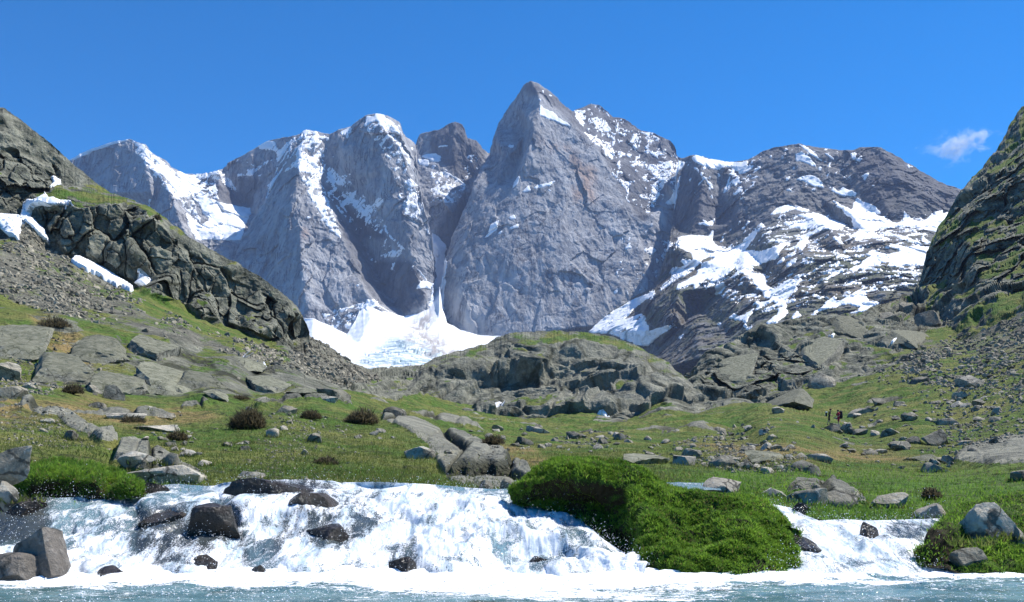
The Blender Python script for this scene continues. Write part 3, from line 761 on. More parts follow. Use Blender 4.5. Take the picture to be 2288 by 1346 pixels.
# ------------------------------------------------------------------ valley: meadow and both hillsides
def mat_ground(name):
    """rock, scree, turf and snow-free gully in one ground; what lies where comes from the terrain's own data"""
    m, nt, b = new_mat(name); n = N(nt)
    p = n.pos()
    big = n.noise(p, 0.05, 5, 0.6)
    mid = n.noise(p, 0.35, 5, 0.65)
    fine = n.noise(p, 2.2, 5, 0.7)
    grit = n.noise(p, 9.0, 4, 0.7)
    crack = n.voronoi(p, 0.5, 'DISTANCE_TO_EDGE')
    lich = n.noise(p, 0.8, 6, 0.75)
    rock = n.mix(n.step(mid, 0.35, 0.68), (0.065, 0.07, 0.055), (0.285, 0.283, 0.22))
    rock = n.mix(n.math('MULTIPLY', n.step(lich, 0.5, 0.66), 0.55), rock, (0.15, 0.165, 0.105))
    rock = n.mix(n.math('MULTIPLY', n.step(fine, 0.52, 0.72), 0.6), rock, (0.42, 0.40, 0.33))
    rock = n.mix(n.math('MULTIPLY', n.step(fine, 0.45, 0.3), 0.6), rock, (0.055, 0.056, 0.048))
    rock = n.mix(n.math('MULTIPLY', n.attr('pale'), 0.55), rock, (0.32, 0.31, 0.25))
    rock = n.mix(n.math('MULTIPLY', n.attr('joint'), 0.85), rock, (0.03, 0.032, 0.016))
    scree = n.mix(n.voronoi(p, 1.1, 'F1', 'Color'), (0.065, 0.062, 0.05), (0.30, 0.275, 0.215))
    scree = n.mix(n.step(n.voronoi(p, 1.1, 'DISTANCE_TO_EDGE'), 0.06, 0.0), scree, (0.045, 0.045, 0.04))
    rock = n.mix(n.attr('scree'), rock, n.mix(0.5, scree, rock))
    turf = n.mix(n.step(n.noise(p, 0.22, 5, 0.7), 0.38, 0.62), (0.07, 0.14, 0.02), (0.18, 0.185, 0.052))
    turf = n.mix(n.math('MULTIPLY', n.attr('lush'), 0.8), turf, (0.065, 0.15, 0.018))
    turf = n.mix(n.math('MULTIPLY', n.attr('dry'), n.step(n.noise(p, 0.5, 5, 0.7), 0.35, 0.6)), turf, (0.29, 0.21, 0.09))
    turf = n.mix(n.math('MULTIPLY', n.step(n.noise(p, 1.3, 6, 0.8), 0.50, 0.62), 0.8), turf, (0.045, 0.05, 0.022))
    turf = n.mix(n.math('MULTIPLY', n.step(grit, 0.5, 0.75), 0.4), turf, (0.17, 0.17, 0.06))
    g = n.math('ADD', n.attr('grass'), n.math('MULTIPLY', n.math('SUBTRACT', n.math('ADD', n.math('MULTIPLY', mid, 0.5), n.math('MULTIPLY', fine, 0.5)), 0.5), 1.9))
    col = n.mix(n.step(g, 0.42, 0.58), rock, turf)
    nt.links.new(col, b.inputs['Base Color'])
    h = n.math('ADD', n.math('MULTIPLY', mid, 1.2), n.math('ADD', n.math('MULTIPLY', fine, 0.35), n.math('MULTIPLY', grit, 0.08)))
    nt.links.new(n.bump(h, 1.0, 1.1), b.inputs['Normal'])
    b.inputs['Specular IOR Level'].default_value = 0.15
    return m
M_GROUND = mat_ground('alpine_ground')

VALLEY = [
 # stream bank
 (-70,1112,9.8),(80,1112,10.0),(310,1108,10.6),(480,1094,11.3),(760,1092,11.6),(1000,1094,11.6),(1170,1098,11.6),(1350,1100,11.6),(1500,1096,12.2),(1640,1100,12.0),(1715,1128,11.2),(1800,1150,10.6),(1900,1168,10.0),(2110,1165,9.8),(2370,1180,9.2),
 (0,1030,11.5),(200,1022,13.0),(480,1040,14.5),(760,1060,14.0),(1000,1060,14.5),(1170,1062,15.0),(1350,1045,17.0),(1500,1055,16.5),(1650,1075,15.0),(1750,1112,12.5),(1900,1130,12.0),(2110,1120,12.5),(2370,1090,12.0),
 (-70,940,18),(0,940,20),(200,960,20),(480,975,22),(760,990,24),(1000,1000,26),(1170,1005,30),(1350,998,34),(1500,1002,32),(1650,1022,26),(1900,1050,22),(2110,1040,24),(2370,1015,22),
 (-70,890,30),(0,892,32),(200,902,34),(480,908,38),(760,922,42),(1000,962,55),(1170,966,80),(1350,966,90),(1500,966,75),(1650,978,60),(1900,988,50),(2110,965,52),(2370,935,44),
 (-70,858,42),(0,860,45),(200,884,46),(400,893,50),(600,888,58),(760,884,70),(870,905,85),(1000,935,110),(1170,946,130),(1400,950,130),(1550,930,125),(1700,905,120),(1850,930,105),(1850,870,135),(2000,905,90),(2150,880,92),(2370,850,80),
 # slabs above the left meadow
 (60,850,47),(200,860,48),(400,872,52),(560,880,58),(690,868,74),
 (-70,730,58),(0,730,58),(100,748,58),(200,770,60),(300,762,63),(400,790,66),(520,802,74),(620,828,82),(700,850,92),(750,872,100),
 # scree
 (0,680,84),(150,690,92),(300,722,104),(450,762,118),(600,802,142),(700,832,160),(830,862,180),(940,856,210),
 (-70,560,140),(0,560,150),(100,595,160),(200,642,170),(320,664,185),(450,712,200),(560,750,212),(640,778,218),(720,800,215),
 (680,740,262),(776,806,272),(830,829,282),(940,823,300),
 # lower cliff band
 (110,562,206),(200,592,207),(300,642,212),(400,682,217),(520,732,224),(600,766,227),(652,773,229),
 (82,486,213),(110,450,213),(180,458,215),(260,452,219),(340,481,222),(430,531,228),(524,587,233),(629,653,237),(676,706,240),
 (300,560,214),(290,500,217),(400,600,220),(470,650,224),(560,680,230),(640,720,233),
 # upper cliff
 (-70,490,205),(0,490,215),(60,482,220),(112,432,236),(135,412,250),
 (-70,180,262),(0,241,262),(70,288,260),(157,362,264),(189,386,264),(248,434,262),(300,446,250),
 (0,330,242),(60,372,244),(120,382,256),(180,420,256),(0,430,224),(60,430,230),
 (0,535,185),(40,542,186),
 # hidden valley floor behind the knoll
 (1100,852,300),(1300,862,300),(1480,850,260),
 # right knolls
 (1560,905,140),(1640,892,150),(1700,895,142),(1790,852,160),(1880,842,165),(2000,812,165),
 (1540,834,190),(1579,788,200),(1656,751,220),(1733,727,240),(1803,711,260),(1860,706,262),(1932,702,262),(2012,667,266),(2047,664,262),
 (1600,830,180),(1640,850,172),(1700,820,180),(1690,870,150),(1760,780,215),(1780,820,178),(1850,760,222),(1870,800,190),(1950,740,232),(1970,780,190),
 # right hillside
 (2052,657,258),(2100,722,216),(2150,772,176),(2240,750,160),(2290,760,140),(2370,740,125),(2290,640,192),(2200,642,208),(2130,645,232),
 (2290,500,236),(2150,522,252),(2064,600,263),(2068,568,270),(2096,510,283),(2124,475,289),(2173,398,302),(2215,352,309),(2240,314,314),(2275,250,325),(2290,236,326),(2370,120,324),
 (2290,380,262),(2200,430,270),(2370,400,255),(2370,560,200),
 (2290,858,85),(2200,842,108),(2100,802,150),(2000,792,172)]
VALLEY = [(x, y, 150 + (Y - 150) * 0.5) if (1530 < x < 2050 and 690 < y < 900 and Y > 150) else (x, y, Y) for (x, y, Y) in VALLEY]
VALLEY = [(x, y, 58 + (Y - 58) * (0.42 + 0.58 * float(smooth(680, 900, x)))) if (x < 900 and Y > 58 and y < 880) else (x, y, Y) for (x, y, Y) in VALLEY]
VALLEY += [(x - 430, y - (8 if y < 900 else 0), Y) for (x, y, Y) in VALLEY if x <= -60] + [(x + 430, y - (10 if y < 900 else 0), Y) for (x, y, Y) in VALLEY if x >= 2360]
v_top = [(-500,90),(-70,175),(0,240),(35,262),(70,286),(105,314),(133,336),(157,361),(189,385),(217,410),(248,433),(297,446),(350,476),(385,498),(430,529),(472,554),(524,585),(577,614),(629,652),(664,680),(678,705),(680,739),(699,753),(776,805),(800,819),(830,828),(940,822),(1100,850),(1300,860),(1480,848),(1540,831),(1579,785),(1628,763),(1656,749),(1684,739),(1733,725),(1803,709),(1870,705),(1932,700),(1943,687),(2005,672),(2012,665),(2047,664),(2051,640),(2061,602),(2068,567),(2082,536),(2096,508),(2124,473),(2152,431),(2173,396),(2215,350),(2240,312),(2261,273),(2275,249),(2288,234),(2370,120),(2800,40)]
v_bot = [(-500,1140),(-70,1116),(310,1112),(480,1097),(760,1094),(1000,1096),(1500,1099),(1640,1104),(1715,1131),(1800,1153),(1900,1172),(2110,1170),(2370,1186),(2800,1215)]
RV = Relief(top=v_top, bot=v_bot, lines=[], pts=VALLEY, step=2.0, rows=430, blur=3, rough=2.0, back=(120, 0.7, 6),
    cols=np.concatenate([np.arange(-500, -70, 9.0), np.arange(-70, 2370, 2.0), np.arange(2370, 2801, 9.0)]))
HSNOW = zp(0, 200, 2.86,
 (-80,800, 0,810, 150,820, 165,760, 190,720, 260,715, 280,690, 340,600, 325,556, 400,600, 360,615, 310,650, 290,710, 380,722, 475,720, 460,742, 330,752, 240,752, 200,790, 190,830, 260,880, 312,965, 310,985, 230,920, 175,850, 130,870, 125,975, 60,930, 0,862, -80,820),
 (450,1110, 490,1080, 560,1110, 670,1160, 760,1220, 862,1282, 840,1293, 740,1262, 620,1192, 540,1162), (878,1180, 890,1138, 940,1180, 970,1222, 930,1256, 880,1252))
HSNOW += zp(0, 620, 2.86, (1545,495, 1565,505, 1560,520), (1615,538, 1715,575, 1640,562))
HSNOW += zp(1640, 500, 4.562, (945,1240, 1020,1208, 1005,1242), (1590,1250, 1650,1205, 1740,1165, 1700,1195, 1610,1258))
LEFT_HILL = [(-700,-50),(700,-50),(700,700),(960,800),(960,880),(870,896),(760,882),(600,888),(400,896),(200,888),(0,866),(-700,840)]
RIGHT_HILL = [(1480,800),(1600,700),(2000,500),(2100,-50),(3000,-50),(3000,790),(2290,800),(2160,800),(2020,825),(1900,850),(1800,862),(1730,905),(1640,905),(1550,930),(1480,900)]
U, V_ = RV.U, RV.V
p = RV.flat()
wob = fbm(p, 9, 4, seed=81).reshape(RV.shape)
lh = in_poly(U + 16 * wob, V_ + 12 * wob, LEFT_HILL); rh = in_poly(U + 16 * wob, V_ + 12 * wob, RIGHT_HILL)
rocky = box_blur((lh | rh).astype(np.float32), 4)
inv_ = 1.0 / RV.Y
soft_m = box_blur((~(in_poly(U, V_, LEFT_HILL) | in_poly(U, V_, RIGHT_HILL)) | in_poly(U, V_, [(-520,600),(150,640),(330,715),(520,790),(700,830),(800,870),(700,900),(-520,900)])).astype(np.float32), 10)
hsm = np.zeros(RV.shape, bool)
for q in HSNOW: hsm |= in_poly(U, V_, q)
hsm = box_blur(box_blur(hsm.astype(np.float32), 6), 4)
RV.set_depth(1.0 / (inv_ * (1 - soft_m) + box_blur(box_blur(inv_, 16), 16) * soft_m))
p = RV.flat()
slab = box_blur(in_poly(U + 20 * wob, V_ + 14 * wob, [(-80,720),(110,745),(230,770),(420,790),(520,812),(640,830),(760,868),(680,885),(400,890),(180,880),(60,820),(-80,800)]).astype(np.float32), 3)
scree = box_blur((in_poly(U + 20 * wob, V_ + 10 * wob, [(-80,540),(110,580),(300,660),(450,720),(640,790),(690,750),(800,820),(860,850),(760,862),(620,815),(450,775),(300,735),(150,705),(-80,640)])
     | in_poly(U + 20 * wob, V_ + 10 * wob, [(40,500),(75,500),(115,555),(210,600),(320,660),(150,640),(0,560)])
     | in_poly(U + 20 * wob, V_ + 10 * wob, [(2000,790),(2160,740),(2300,690),(2380,700),(2380,860),(2200,880),(2040,850)])).astype(np.float32), 5)
cliff = box_blur((in_poly(U + 14 * wob, V_ + 10 * wob, [(80,480),(110,448),(260,452),(345,482),(420,560),(560,640),(670,705),(650,775),(520,725),(380,668),(300,632),(150,570)])
     | in_poly(U + 14 * wob, V_ + 10 * wob, [(-80,300),(30,330),(130,375),(130,410),(60,478),(-80,488)])
     | in_poly(U + 14 * wob, V_ + 10 * wob, [(2065,560),(2180,420),(2300,300),(2380,250),(2380,640),(2140,640),(2055,650)])
     | in_poly(U + 14 * wob, V_ + 10 * wob, [(1560,880),(1590,820),(1650,800),(1800,800),(1840,830),(1760,845),(1660,890)])).astype(np.float32), 3)
Yd = RV.Y
sc = np.clip(Yd / 220.0, 0.1, 1.3)

kf = (1 + 0.75 * smooth(900, 700, U)).ravel()[:, None]
p0 = p; p = p * kf                     # the left side stands nearer: finer joints there
cr = crag(p, 3).reshape(RV.shape)
d_far = (5 * fbm(p, 45, 4, ridged=True, seed=61) + 1.6 * fbm(p, 11, 4, ridged=True, gain=0.6, seed=64)).reshape(RV.shape)
edge = np.ones(RV.shape); edge[-14:] = np.linspace(1, 0.3, 14)[:, None]
amp = rocky * np.clip(sc, 0, 1) * (0.55 + 0.45 * cliff) * (1 - 0.72 * scree) * (1 - 0.62 * slab)
RV.displace(d_far * rocky * np.clip(sc, 0, 1) * (1 - 0.5 * slab) * edge, 'view')
RV.renormal()
smN = np.stack([box_blur(RV.N[..., k], 4) for k in range(3)], -1)
RV.N = smN / np.linalg.norm(smN, axis=-1, keepdims=True)
pc = p + 1.5 * np.stack([fbm(p, 6, 3, seed=54), fbm(p, 6, 3, seed=55), fbm(p, 6, 3, seed=56)], -1)
c1, ce1 = blocks(pc, 9.0, 57, stretch=(1, 1, 2.6), tilt=0.45)
c2, ce2 = blocks(pc, 3.4, 58, stretch=(1, 1, 1.7), tilt=0.5)
col_ = (6.0 * c1 - 1.3 * smooth(0.06, 0.0, ce1) + 2.0 * c2 - 0.5 * smooth(0.06, 0.0, ce2)).reshape(RV.shape)
keep_s = 1 - np.clip(1.6 * hsm, 0, 1)
def ease(R, a, size, r=4):
    """round the steps off where the mesh rows lie far apart in depth"""
    k = R.row_damp(size)
    if r == 3: a = box_blur(a, 1)
    elif r == 4:
        w = smooth(850, 650, R.U); a = box_blur(a, 2) * w + (0.5 * a + 0.5 * box_blur(a, 1)) * (1 - w)
    return a * k + box_blur(box_blur(a, r), r) * (1 - k)
RV.displace(ease(RV, cr, 5) * amp * edge * (1 - 0.75 * cliff) * keep_s * RV.row_damp(12))
RV.displace(ease(RV, col_, 6, 1) * cliff * edge * np.clip(sc, 0, 1) * keep_s, 'view')
p = p0
# slabs: broad smooth plates that dip to the right, parted by cracks
qs = np.stack([p[:, 0] * 0.8 - p[:, 2] * 0.9, p[:, 1] * 0.45, p[:, 2] * 1.3 + p[:, 0] * 0.5], -1) + 0.8 * np.stack([fbm(p, 5, 3, seed=21), fbm(p, 5, 3, seed=23), fbm(p, 5, 3, seed=25)], -1)
s1, se1 = blocks(qs, 6.5, 29, stretch=(1.5, 1, 0.8), tilt=0.55)
s2, se2 = blocks(qs, 2.4, 31, stretch=(1.5, 1, 0.8), tilt=0.5)
joint = np.maximum(smooth(0.10, 0.03, se1), 0.6 * smooth(0.07, 0.02, se2)).reshape(RV.shape) * slab
RV.displace(slab * ease(RV, (0.8 * s1 - 0.5 * smooth(0.09, 0.0, se1) + 0.35 * s2).reshape(RV.shape), 5, 3), 'view')
RV.displace(RV.row_damp(4) * rocky * 0.22 * fbm(p, 1.6, 3, gain=0.6, seed=66).reshape(RV.shape) * np.clip(sc * 1.5, 0.1, 1) * (1 - 0.6 * slab))
mead = 1 - rocky
BED = [[(855,932),(870,922),(905,935),(960,955),(1000,975),(1040,985),(1085,1012),(1130,1035),(1180,1052),(1195,1085),(1100,1092),(1010,1078),(985,1045),(955,1000),(900,965),(855,945)],
       [(128,928),(160,922),(200,950),(250,978),(262,1000),(225,1000),(190,975),(150,955)], [(40,905),(60,895),(110,915),(150,920),(140,930),(90,925)],
       [(262,1003),(300,1000),(350,1012),(420,1050),(462,1072),(455,1084),(380,1076),(300,1060),(250,1040)],
       [(945,932),(1000,935),(1052,955),(1040,962),(980,950)], [(2130,1040),(2180,1005),(2260,985),(2340,975),(2340,1045),(2230,1052)],
       [(1755,1100),(1775,1080),(1840,1082),(1900,1105),(1935,1130),(1880,1130),(1810,1108)]]
bedm = np.zeros(RV.shape, bool)
wb = fbm(p / np.maximum(RV.Y.ravel(), 5)[:, None] * 40, 2.2, 4, seed=83).reshape(RV.shape)
for q in BED: bedm |= in_poly(U + 10 * wb, V_ + 5 * wb, q)
bn = fbm(p * np.array([1, 0.7, 1]), 9, 5, gain=0.6, seed=84).reshape(RV.shape) + 0.25 * fbm(p, 40, 3, seed=86).reshape(RV.shape)
wild = smooth(24, 40, RV.Y) * smooth(900, 1400, U) + smooth(40, 75, RV.Y) * smooth(1300, 900, U) + 0.6 * smooth(15, 20, RV.Y) * smooth(1300, 900, U) * smooth(1062, 1040, V_)
bedm |= (bn > 0.40 - 0.16 * np.clip(wild, 0, 1)) & (wild > 0.3) & (V_ < 1062)
bed = box_blur(bedm.astype(np.float32), 1)
pb = p / (np.maximum(RV.Y.ravel(), 6)[:, None] / 22.0)
k1, ke1 = blocks(pb + 0.25 * np.stack([fbm(pb, 1.5, 3, seed=85)] * 3, -1), 1.5, 87, stretch=(1.6, 1.6, 0.8), tilt=0.5)
k2, ke2 = blocks(pb, 0.6, 88, stretch=(1.6, 1.6, 0.8), tilt=0.5)
ysc = np.clip(RV.Y / 22.0, 0.4, 3)
joint = np.maximum(joint, (smooth(0.09, 0.02, ke1)).reshape(RV.shape) * bed)
BED_UP = bed * (0.22 + (0.22 * k1 - 0.16 * smooth(0.07, 0.0, ke1) + 0.05 * k2 - 0.05 * smooth(0.08, 0.0, ke2)).reshape(RV.shape)) * ysc
RV.displace(mead * ease(RV, BED_UP, 10, 3))
RV.displace(mead * (1 - 0.8 * bed) * ((0.55 * fbm(p, 9, 3, seed=67) + 0.16 * fbm(p, 2.2, 3, seed=68)).reshape(RV.shape) * np.clip(Yd / 45 - 0.1, 0.05, 1.2)
            + (0.5 * fbm(p, 4.5, 3, ridged=True, seed=62)).reshape(RV.shape) * smooth(35, 80, Yd)
            + 0.05 * fbm(p, 0.45, 3, seed=69).reshape(RV.shape)))
RV.renormal()
nz = box_blur(RV.N[..., 2], 2)
gn = fbm(p, 22, 4, seed=73).reshape(RV.shape)
gn2 = fbm(p, 5, 4, seed=74).reshape(RV.shape)
right = smooth(1900, 2080, U)
knolls = box_blur(in_poly(U, V_, [(1480,800),(1600,690),(2060,630),(2060,820),(1860,870),(1720,910),(1560,935),(1480,900)]).astype(np.float32), 8)
grass_h = smooth(0.60 - 0.30 * right + 0.16 * knolls, 1.06 - 0.24 * right + 0.16 * knolls, nz + 0.42 * gn + 0.38 * gn2) * (1 - 0.5 * scree) * (1 - 0.5 * slab) * (1 - 0.25 * cliff)
grass_m = 0.93 - 0.30 * smooth(0.05, 0.5, gn2) * smooth(30, 90, Yd) - 0.25 * smooth(0.1, 0.5, gn)
grass = rocky * grass_h + mead * grass_m * (1 - smooth(0.3, 0.7, bed))
grassy_zones = [([(230,640),(330,648),(480,715),(650,785),(640,815),(560,790),(440,750),(330,700)], 0.9), ([(100,690),(200,680),(330,740),(420,790),(330,790),(200,750)], 0.5), ([(120,560),(170,600),(240,640),(180,640)], 0.5), ([(0,690),(70,690),(130,740),(190,800),(140,870),(60,800),(0,730)], 0.7),
                ([(430,840),(520,850),(520,880),(430,880)], 0.4)]
for q, a in grassy_zones:
    z = box_blur(in_poly(U + 20 * wob, V_ + 14 * wob, q).astype(np.float32), 4)
    grass = np.maximum(grass, z * (a + 0.4 * gn2))
dry = box_blur((in_poly(U + 30 * wob, V_ + 12 * wob, [(-80,880),(200,890),(420,905),(500,930),(330,960),(180,930),(-80,960)]) | in_poly(U, V_ + 12 * wob, [(1000,985),(1190,1000),(1230,1040),(1120,1050),(1000,1020)])
       | in_poly(U + 20 * wob, V_, [(130,690),(220,800),(150,870),(110,800),(60,700)]) | in_poly(U + 30 * wob, V_ + 10 * wob, [(1500,985),(2000,1010),(2100,1030),(1700,1040)])).astype(np.float32), 6)
lush = smooth(1065, 1100, V_) * smooth(700, 200, U) + smooth(1030, 1085, V_) * smooth(1400, 1600, U) + 0.35 * smooth(0.0, 0.4, gn)
Vv, Fv, Av = RV.with_back({'grass': grass, 'scree': scree, 'pale': np.maximum(slab * 0.35, 0.8 * bed * mead), 'dry': np.clip(dry, 0, 1), 'lush': np.clip(lush, 0, 1), 'joint': joint})
rr = np.zeros(RV.shape, np.int8); rr[lh] = 1; rr[rh] = 2
rr = np.concatenate([rr, np.repeat(rr[-1:], RV.back[2], 0)], 0).ravel()
fz = rr[Fv[:, 0]]
for code, nm, lab in ((0, 'meadow', 'sloping alpine meadow strewn with stones beyond the stream'),
                      (1, 'left_hillside', 'craggy left hillside with cliff bands, scree and grey slabs'),
                      (2, 'right_hillside', 'steep grassy rock hillside rising on the right')):
    v2, f2, a2 = compact(Vv, Fv[fz == code], Av)
    tag(add_obj(nm, mesh_from_arrays(nm, v2, f2, M_GROUND, smooth_shade=(code == 0), attrs=a2)), lab, kind='structure')

# lingering snow on the hillsides, a sheet on top of the ground
m = np.zeros(RV.shape, bool)
for q in HSNOW: m |= in_poly(U + 2.5 * wob, V_ + 2.5 * wob, q)
f = box_blur(m.astype(np.float32), 1) - 0.45
fc = grid_faces(*RV.shape)
keep = (f.ravel()[fc] > 0).any(1)
sm = np.stack([box_blur(RV.Pg[..., k], 4) for k in range(3)], -1)
S = RV.Pg + (sm - RV.Pg) * np.clip(f * 2, 0, 1)[..., None] + RV.N * np.clip(f * 3, -1.5, 0.55)[..., None] + np.clip(f * 3, -1, 0.3)[..., None] * np.array([0, -1.0, 0])
v2, f2, _ = compact(S.reshape(-1, 3), fc[keep], {})
tag(add_obj('snow', mesh_from_arrays('snow', v2, f2, M_SNOW)), 'old snow patches lying in gullies of the hillsides', kind='stuff')

# ------------------------------------------------------------------ rocky knoll in the middle of the valley
RK = Relief(
 top=[(868,930),(885,905),(905,872),(920,852),(941,820),(966,803),(1015,785),(1085,768),(1120,748),(1151,742),(1245,738),(1308,743),(1364,750),(1417,771),(1452,789),(1497,810),(1509,826),(1540,847),(1556,868),(1564,900),(1570,935)],
 bot=[(868,940),(1000,952),(1150,962),(1300,968),(1400,966),(1570,945)],
 lines=[], pts=[(868,935,132),(920,925,132),(1000,940,138),(1150,952,138),(1300,960,138),(1400,960,137),(1480,952,140),(1570,940,146),
  (885,905,150),(920,854,188),(966,805,208),(1085,770,218),(1151,744,222),(1245,740,226),(1308,745,226),(1417,773,220),(1497,812,206),(1556,870,182),
  (950,836,195),(1000,842,190),(1060,855,184),(1120,858,182),(1190,848,186),(1000,858,176),(1060,866,172),(1120,868,171),(1190,862,176),
  (1010,805,206),(1100,790,208),(1180,775,212),(960,880,165),(1000,900,155),(1050,915,150),(1110,890,158),(1150,905,150),
  (1230,835,190),(1300,800,202),(1340,780,212),(1280,770,214),(1250,880,166),(1200,920,146),(1310,850,184),(1330,900,154),(1370,862,174),(1400,900,152),(1440,850,178),
  (1450,900,154),(1500,875,168),(1500,920,150),(1420,810,202),(1380,930,144),(1290,915,150)],
 step=1.8, blur=2, rough=2.5, back=(60, 0.9, 6))
RK.set_depth(152 + (RK.Y - 180) * 0.47)
pk = RK.flat()
_kj, kje = blocks(np.stack([pk[:, 0] + 0.5 * pk[:, 2], pk[:, 1] * 0.6, pk[:, 2] - 0.3 * pk[:, 0]], -1) + 1.5 * np.stack([fbm(pk, 8, 3, seed=47)] * 3, -1), 7.0, 48, stretch=(1.4, 1, 0.8))
ck = crag(pk, 41, 0.85).reshape(RK.shape)
ek = np.ones(RK.shape); ek[-14:] = np.linspace(1, 0.35, 14)[:, None]; ek[:8] *= np.linspace(0.3, 1, 8)[:, None]
RK.displace((7.0 * fbm(pk, 34, 3, ridged=True, seed=91) + 0.7 * fbm(pk, 9, 4, ridged=True, gain=0.6, seed=92)).reshape(RK.shape) * ek, 'view')
RK.renormal()
smN = np.stack([box_blur(RK.N[..., k], 4) for k in range(3)], -1)
RK.N = smN / np.linalg.norm(smN, axis=-1, keepdims=True)
kb, kbe = blocks(np.stack([pk[:, 0] + 0.35 * pk[:, 2], pk[:, 1], pk[:, 2] - 0.2 * pk[:, 0]], -1) + 2.2 * np.stack([fbm(pk, 12, 3, seed=43), fbm(pk, 12, 3, seed=44), fbm(pk, 12, 3, seed=45)], -1), 12.0, 46, stretch=(1.3, 1.0, 1.0), tilt=0.9)
kb = box_blur(kb.reshape(RK.shape), 4)
dk = RK.row_damp(14)
ek2 = ek * np.clip(np.arange(RK.shape[0])[::-1] / 40.0, 0.15, 1)[:, None]
RK.displace(ease(RK, 2.1 * kb - 0.7 * smooth(0.07, 0.0, kbe).reshape(RK.shape), 7, 3) * ek2 * dk)
RK.displace(ease(RK, ck, 7, 3) * ek2 * 0.5 * dk)
RK.displace(RK.row_damp(2) * 0.22 * fbm(pk, 1.8, 3, gain=0.6, seed=93).reshape(RK.shape))
RK.renormal()
nz = box_blur(RK.N[..., 2], 2)
g = smooth(0.64, 1.18, nz + 0.3 * fbm(pk, 18, 4, seed=94).reshape(RK.shape) + 0.2 * fbm(pk, 4, 3, seed=95).reshape(RK.shape)) * 0.8
z = np.zeros(RK.shape, np.float32)
Vv, Fv, Av = RK.with_back({'grass': g, 'scree': z, 'pale': 0.2 + 0.4 * smooth(1180, 1300, RK.U), 'dry': z, 'lush': z, 'joint': 0.7 * smooth(0.07, 0.015, kje).reshape(RK.shape)})
knoll = tag(add_obj('rocky_knoll', mesh_from_arrays('rocky_knoll', Vv, Fv, M_GROUND, smooth_shade=False, attrs=Av)), 'broad rocky knoll with mossy ledges in the middle of the valley', kind='structure')
KS = zp(700, 600, 2.86, (1130,885, 1225,868, 1150,907), (350,840, 412,833, 400,857), (1808,980, 1880,973, 1932,1012, 1830,1003), (1928,1030, 1972,1035, 1940,1042))

m = np.zeros(RK.shape, bool)
wk = fbm(pk, 6, 3, seed=97).reshape(RK.shape)
for q in KS: m |= in_poly(RK.U + 2 * wk, RK.V + 1.5 * wk, q)
f = box_blur(m.astype(np.float32), 1) - 0.35
fc = grid_faces(*RK.shape); keep = (f.ravel()[fc] > 0).any(1)
if keep.any():
    sm = np.stack([box_blur(RK.Pg[..., k], 3) for k in range(3)], -1)
    S = RK.Pg + (sm - RK.Pg) * np.clip(f * 2, 0, 1)[..., None] + RK.N * np.clip(f * 3, -1.5, 0.5)[..., None] + np.clip(f * 3, -1, 0.6)[..., None] * np.array([0, -1.0, 0])
    v2, f2, _ = compact(S.reshape(-1, 3), fc[keep], {})
    so = add_obj('snow', mesh_from_arrays('snow', v2, f2, M_SNOW), parent=knoll); so['kind'] = 'stuff'
# ------------------------------------------------------------------ stream, cascades, mound and banks
POOL = -1.37

def mat_water(name):
    """churning water: white foam over teal water over wet dark rock; 'foam' and 'teal' say how much there is of each"""
    m, nt, b = new_mat(name); n = N(nt)
    p = n.pos()
    big = n.noise(p, 3.0, 5, 0.65, dist=0.6)
    cb = nt.nodes.new('ShaderNodeCombineXYZ'); sx = nt.nodes.new('ShaderNodeSeparateXYZ'); nt.links.new(p, sx.inputs[0])
    nt.links.new(n.attr('flow_x'), cb.inputs[0]); nt.links.new(n.math('MULTIPLY', n.attr('flow_s'), 0.22), cb.inputs[1])
    flow = cb.outputs[0]
    spk = n.math('ADD', n.math('MULTIPLY', n.noise(flow, 11.0, 7, 0.72, dist=0.6), 0.8), n.math('MULTIPLY', n.noise(p, 34.0, 4, 0.75), 0.2))
    drop = n.noise(p, 75.0, 2, 0.6)
    x = n.math('ADD', n.math('MULTIPLY', n.math('SUBTRACT', spk, 0.5), 1.5), n.math('MULTIPLY', n.math('SUBTRACT', big, 0.5), 1.2))
    x = n.math('ADD', x, n.math('MULTIPLY', n.math('SUBTRACT', drop, 0.5), 0.8))
    f = n.step(n.math('ADD', n.attr('foam'), x), 0.40, 0.62)
    wet = n.mix(n.noise(p, 9.0, 4, 0.6), (0.012, 0.011, 0.012), (0.06, 0.05, 0.04))
    teal = n.mix(n.noise(p, 7.0, 4, 0.6), (0.10, 0.20, 0.235), (0.22, 0.36, 0.40))
    under = n.mix(n.attr('teal'), wet, teal)
    white = n.mix(n.step(n.noise(flow, 6.0, 6, 0.75, dist=0.8), 0.34, 0.58), (0.34, 0.45, 0.52), (0.84, 0.86, 0.88))
    nt.links.new(n.mix(f, under, white), b.inputs['Base Color'])
    nt.links.new(n.math('ADD', n.math('MULTIPLY', f, 0.5), 0.12), b.inputs['Roughness'])
    b.inputs['Specular IOR Level'].default_value = 0.5
    h = n.math('ADD', n.math('MULTIPLY', spk, 0.6), n.math('ADD', n.math('MULTIPLY', drop, 0.25), f))
    nt.links.new(n.bump(h, 0.7, 0.025), b.inputs['Normal'])
    return m

